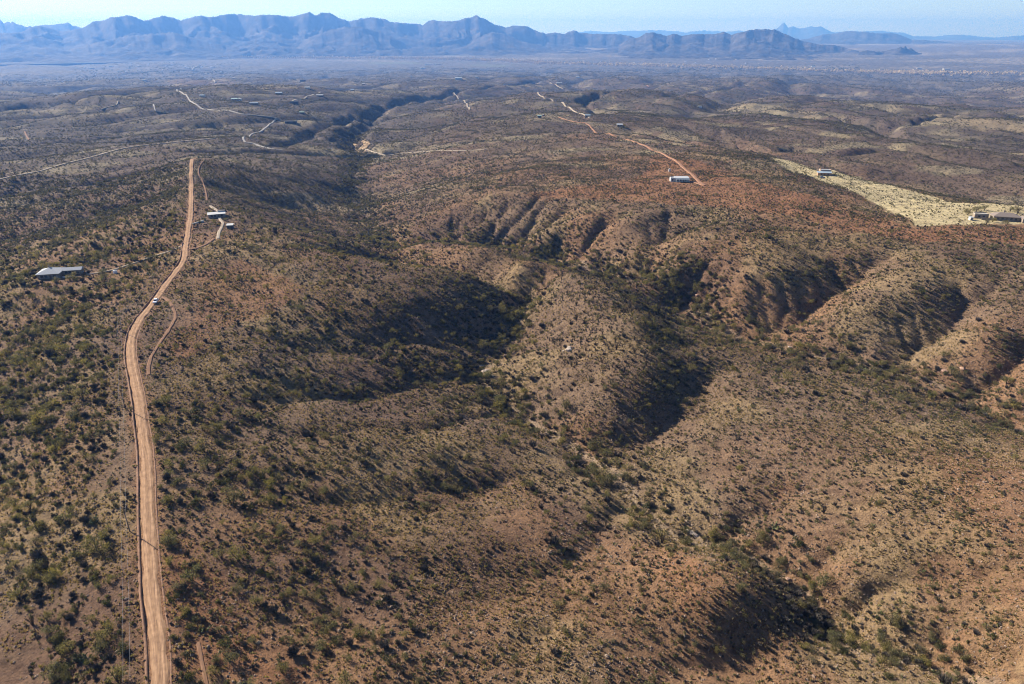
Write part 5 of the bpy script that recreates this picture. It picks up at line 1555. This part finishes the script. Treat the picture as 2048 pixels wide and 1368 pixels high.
for n, k in enumerate((-0.65, 0.65)):
    path = []
    for i in range(len(tops) - 1):
        a, b = tops[i], tops[i + 1]; d = (b - a).normalized(); sdv = Vector((d.y, -d.x, 0)) * k
        for j in range(12):
            s = j / 12; path.append(a + (b - a) * s + sdv + Vector((0, 0, 8.4 - 4 * 0.9 * s * (1 - s))))
    mb = MB(); mb.tube(path, [0.012] * len(path), 5)
    o = bpy.data.objects.new("power_line", mb.mesh("power_line", M_METAL)); COL.objects.link(o)
    o["label"] = ["thin power wire on the outer side of the poles", "thin power wire on the road side of the poles"][n]; o["category"] = "wire"

# boulders and pale outcrops
ROCKS = [(1140, 699, 4.2, "large pale boulder on the sunlit side of the middle ridge"), (1128, 703, 2.2, "smaller pale boulder left of the large one on the middle ridge"), (972, 742, 3.4, "pale rock ledge where the wash leaves the shaded bowl"), (963, 732, 2.6, "pale boulder just above the rock ledge in the wash"),
         (985, 752, 2.2, "pale boulder right of the rock ledge in the wash"), (1388, 1068, 2.6, "pale boulder in the sandy wash under the lower right spur"), (1376, 1062, 2.0, "smaller pale boulder upstream of its neighbour in the wash"), (455, 629, 1.6, "lone white boulder beside the bare red soil"),
         (1588, 1172, 2.4, "tawny rock standing in the cut bank"), (1602, 1188, 2.8, "big tawny rock in the cut bank"), (1576, 1158, 1.8, "small tawny rock at the top of the cut bank"), (1580, 660 + 35, 2.4, "pale rock in the long wash"), (1890, 742, 3.2, "reddish outcrop above the long wash"), (1925, 738, 3.0, "reddish outcrop at the end of the right-hand spur"),
         (1380, 586, 3.4, "reddish cliff block over the long wash"), (1395, 590, 2.8, "smaller reddish cliff block over the long wash"), (690, 400 + 12, 3.0, "grey rock at the foot of the west bank")]
M_BOULDER = plain("boulder_rock", (0.36, 0.29, 0.235), 0.95, 0.25, 1.2)
M_REDROCK = plain("reddish_rock", (0.29, 0.185, 0.135), 0.95, 0.25, 1.2)
for n, (u, v, s, lab) in enumerate(ROCKS):
    c = ground_at(u, v)
    o = bpy.data.objects.new("boulder", stone(900 + n, 2.0).mesh("boulder", M_REDROCK if "reddish" in lab or "tawny" in lab else M_BOULDER)); COL.objects.link(o)
    o.location = c; o.scale = (s, s, s * 0.75); o.rotation_euler = (0, 0, n * 1.7); o["label"] = lab; o["category"] = "boulder"; o["group"] = "boulders on the slopes"

# garden trees round the houses
GT = [(1935, 430, 1.9), (1952, 423, 1.5), (1968, 421, 1.6), (1985, 444, 1.3), (2012, 452, 1.5), (1972, 449, 1.3), (2035, 427, 1.8), (2020, 423, 1.4), (1668, 352, 1.1), (1637, 356, 0.9), (1655, 357, 0.9), (1247, 255, 1.6), (1252, 258, 1.5), (1230, 251, 1.4), (1243, 258, 1.3), (140, 561, 1.2), (112, 565, 1.1), (150, 553, 1.1), (450, 442, 0.9), (428, 444, 0.8)]
GL = ["tall green tree at the left end of the tile-roofed house", "green tree behind the left end of the tile-roofed house", "green tree behind the courtyard of the tile-roofed house", "small tree in the courtyard of the tile-roofed house", "green tree in front of the tile-roofed house's middle",
      "small tree in front of the courtyard wall of the tile-roofed house", "tall tree behind the right end of the tile-roofed house", "green tree behind the middle of the tile-roofed house", "green tree right of the adobe house", "small tree left of the blue car by the adobe house", "small tree right of the blue car by the adobe house",
      "tall tree right of the pale-roofed house off the mesa road", "tree in front of the right end of the pale-roofed house off the mesa road", "tree left of the pale-roofed house off the mesa road", "tree in front of the pale-roofed house off the mesa road", "small tree in front of the grey-roofed house's wing", "small tree in front of the grey-roofed house's hipped end", "small tree between wing and patio wall of the grey-roofed house",
      "small tree right of the white-roofed house", "small tree in front of the white-roofed house", "lone dark tree far out on the eastern plain"]
GT.append((1706, 190, 2.2))
for n, (u, v, s) in enumerate(GT):
    c = ground_at(u, v)
    t = thing("garden_tree" if n < 20 else "lone_tree", GL[n], "tree", c, n * 50, "garden trees of the scattered houses" if n < 20 else None)
    t.scale = (s, s, s)
    for pname, me in KIND['mesquite_tree'][n % 6]:
        o = bpy.data.objects.new(pname, me); COL.objects.link(o); o.parent = t

# cottonwoods along the river
k = leaf_material("cottonwood_gold", [(0.55, 0.42, 0.26), (0.60, 0.48, 0.31), (0.50, 0.40, 0.25), (0.42, 0.35, 0.23)])
belt = [(-150, 125), (0, 122), (160, 118.5), (300, 117), (500, 117), (700, 118.5), (900, 120.5), (1000, 124), (1100, 128), (1300, 132), (1480, 136.5), (1600, 140), (1720, 144), (1800, 146), (1960, 147.5), (2150, 149)]
bw = [at(u, v, -266.0) for u, v in belt]
bx, by = [], []
for (a, b) in zip(bw[:-1], bw[1:]):
    n = int(math.hypot(b[0] - a[0], b[1] - a[1]) / 3.5)
    for q in range(n):
        f = rng.random(); bx.append(a[0] + (b[0] - a[0]) * f + rng.normal(0, 6)); by.append(a[1] + (b[1] - a[1]) * f + rng.normal(0, 140))
bx = np.array(bx); by = np.array(by)
kp = rng.random(len(bx)) < 0.45 + 0.55 * smooth(0.35, 0.6, fbm(bx / 700, by * 0, 620, 3)); bx, by = bx[kp], by[kp]
scatter("cottonwood_treeline", "pale gold cottonwoods lining the river", bx, by, height(bx, by) - 0.5, rng.uniform(0, 6.28, len(bx)), rng.uniform(1.1, 2.0, len(bx)), rng.integers(0, 3, len(bx)), [crown(960 + i, 18, 15, 1.0, 6, 70, 2.0).mesh("cottonwood", k) for i in range(3)])
gx2 = np.array([at(u, v, -262.0) for u, v in [(tw.uniform(1350, 1720), tw.uniform(132, 141)) for _ in range(260)] + [(tw.uniform(150, 480), tw.uniform(124, 152)) for _ in range(500)]])
scatter("town_treeline", "dark trees of the valley towns", gx2[:, 0], gx2[:, 1], height(gx2[:, 0], gx2[:, 1]) - 0.5, rng.uniform(0, 6.28, len(gx2)), rng.uniform(0.5, 1.1, len(gx2)), rng.integers(0, 2, len(gx2)), [crown(970 + i, 18, 14, 0.5, 6, 70, 2.0).mesh("town_tree", M_LEAF['evergreen']) for i in range(2)])

# ------------------------------------------------------------------ haze
def haze_box():
    x0, x1, y0, y1, z0, z1 = -60000, 60000, -52000, 52000, -420, 760
    me = bpy.data.meshes.new("haze")
    v = [(x, y, z) for z in (z0, z1) for y in (y0, y1) for x in (x0, x1)]
    me.from_pydata(v, [], [(0, 2, 3, 1), (4, 5, 7, 6), (0, 1, 5, 4), (2, 6, 7, 3), (0, 4, 6, 2), (1, 3, 7, 5)])
    m = bpy.data.materials.new("haze_air"); m.use_nodes = True
    t = m.node_tree; t.nodes.clear()
    out = t.nodes.new("ShaderNodeOutputMaterial"); pv = t.nodes.new("ShaderNodeVolumePrincipled")
    pv.inputs["Color"].default_value = (0.15, 0.38, 1.0, 1)
    pv.inputs["Absorption Color"].default_value = (0.4, 0.4, 0.4, 1)
    pv.inputs["Density"].default_value = 5.6e-5
    pv.inputs["Anisotropy"].default_value = 0.18
    t.links.new(pv.outputs[0], out.inputs["Volume"])
    me.materials.append(m)
    o = bpy.data.objects.new("haze", me); o["kind"] = "stuff"; o["label"] = "thin blue desert haze filling the valley air"
    COL.objects.link(o)
haze_box()
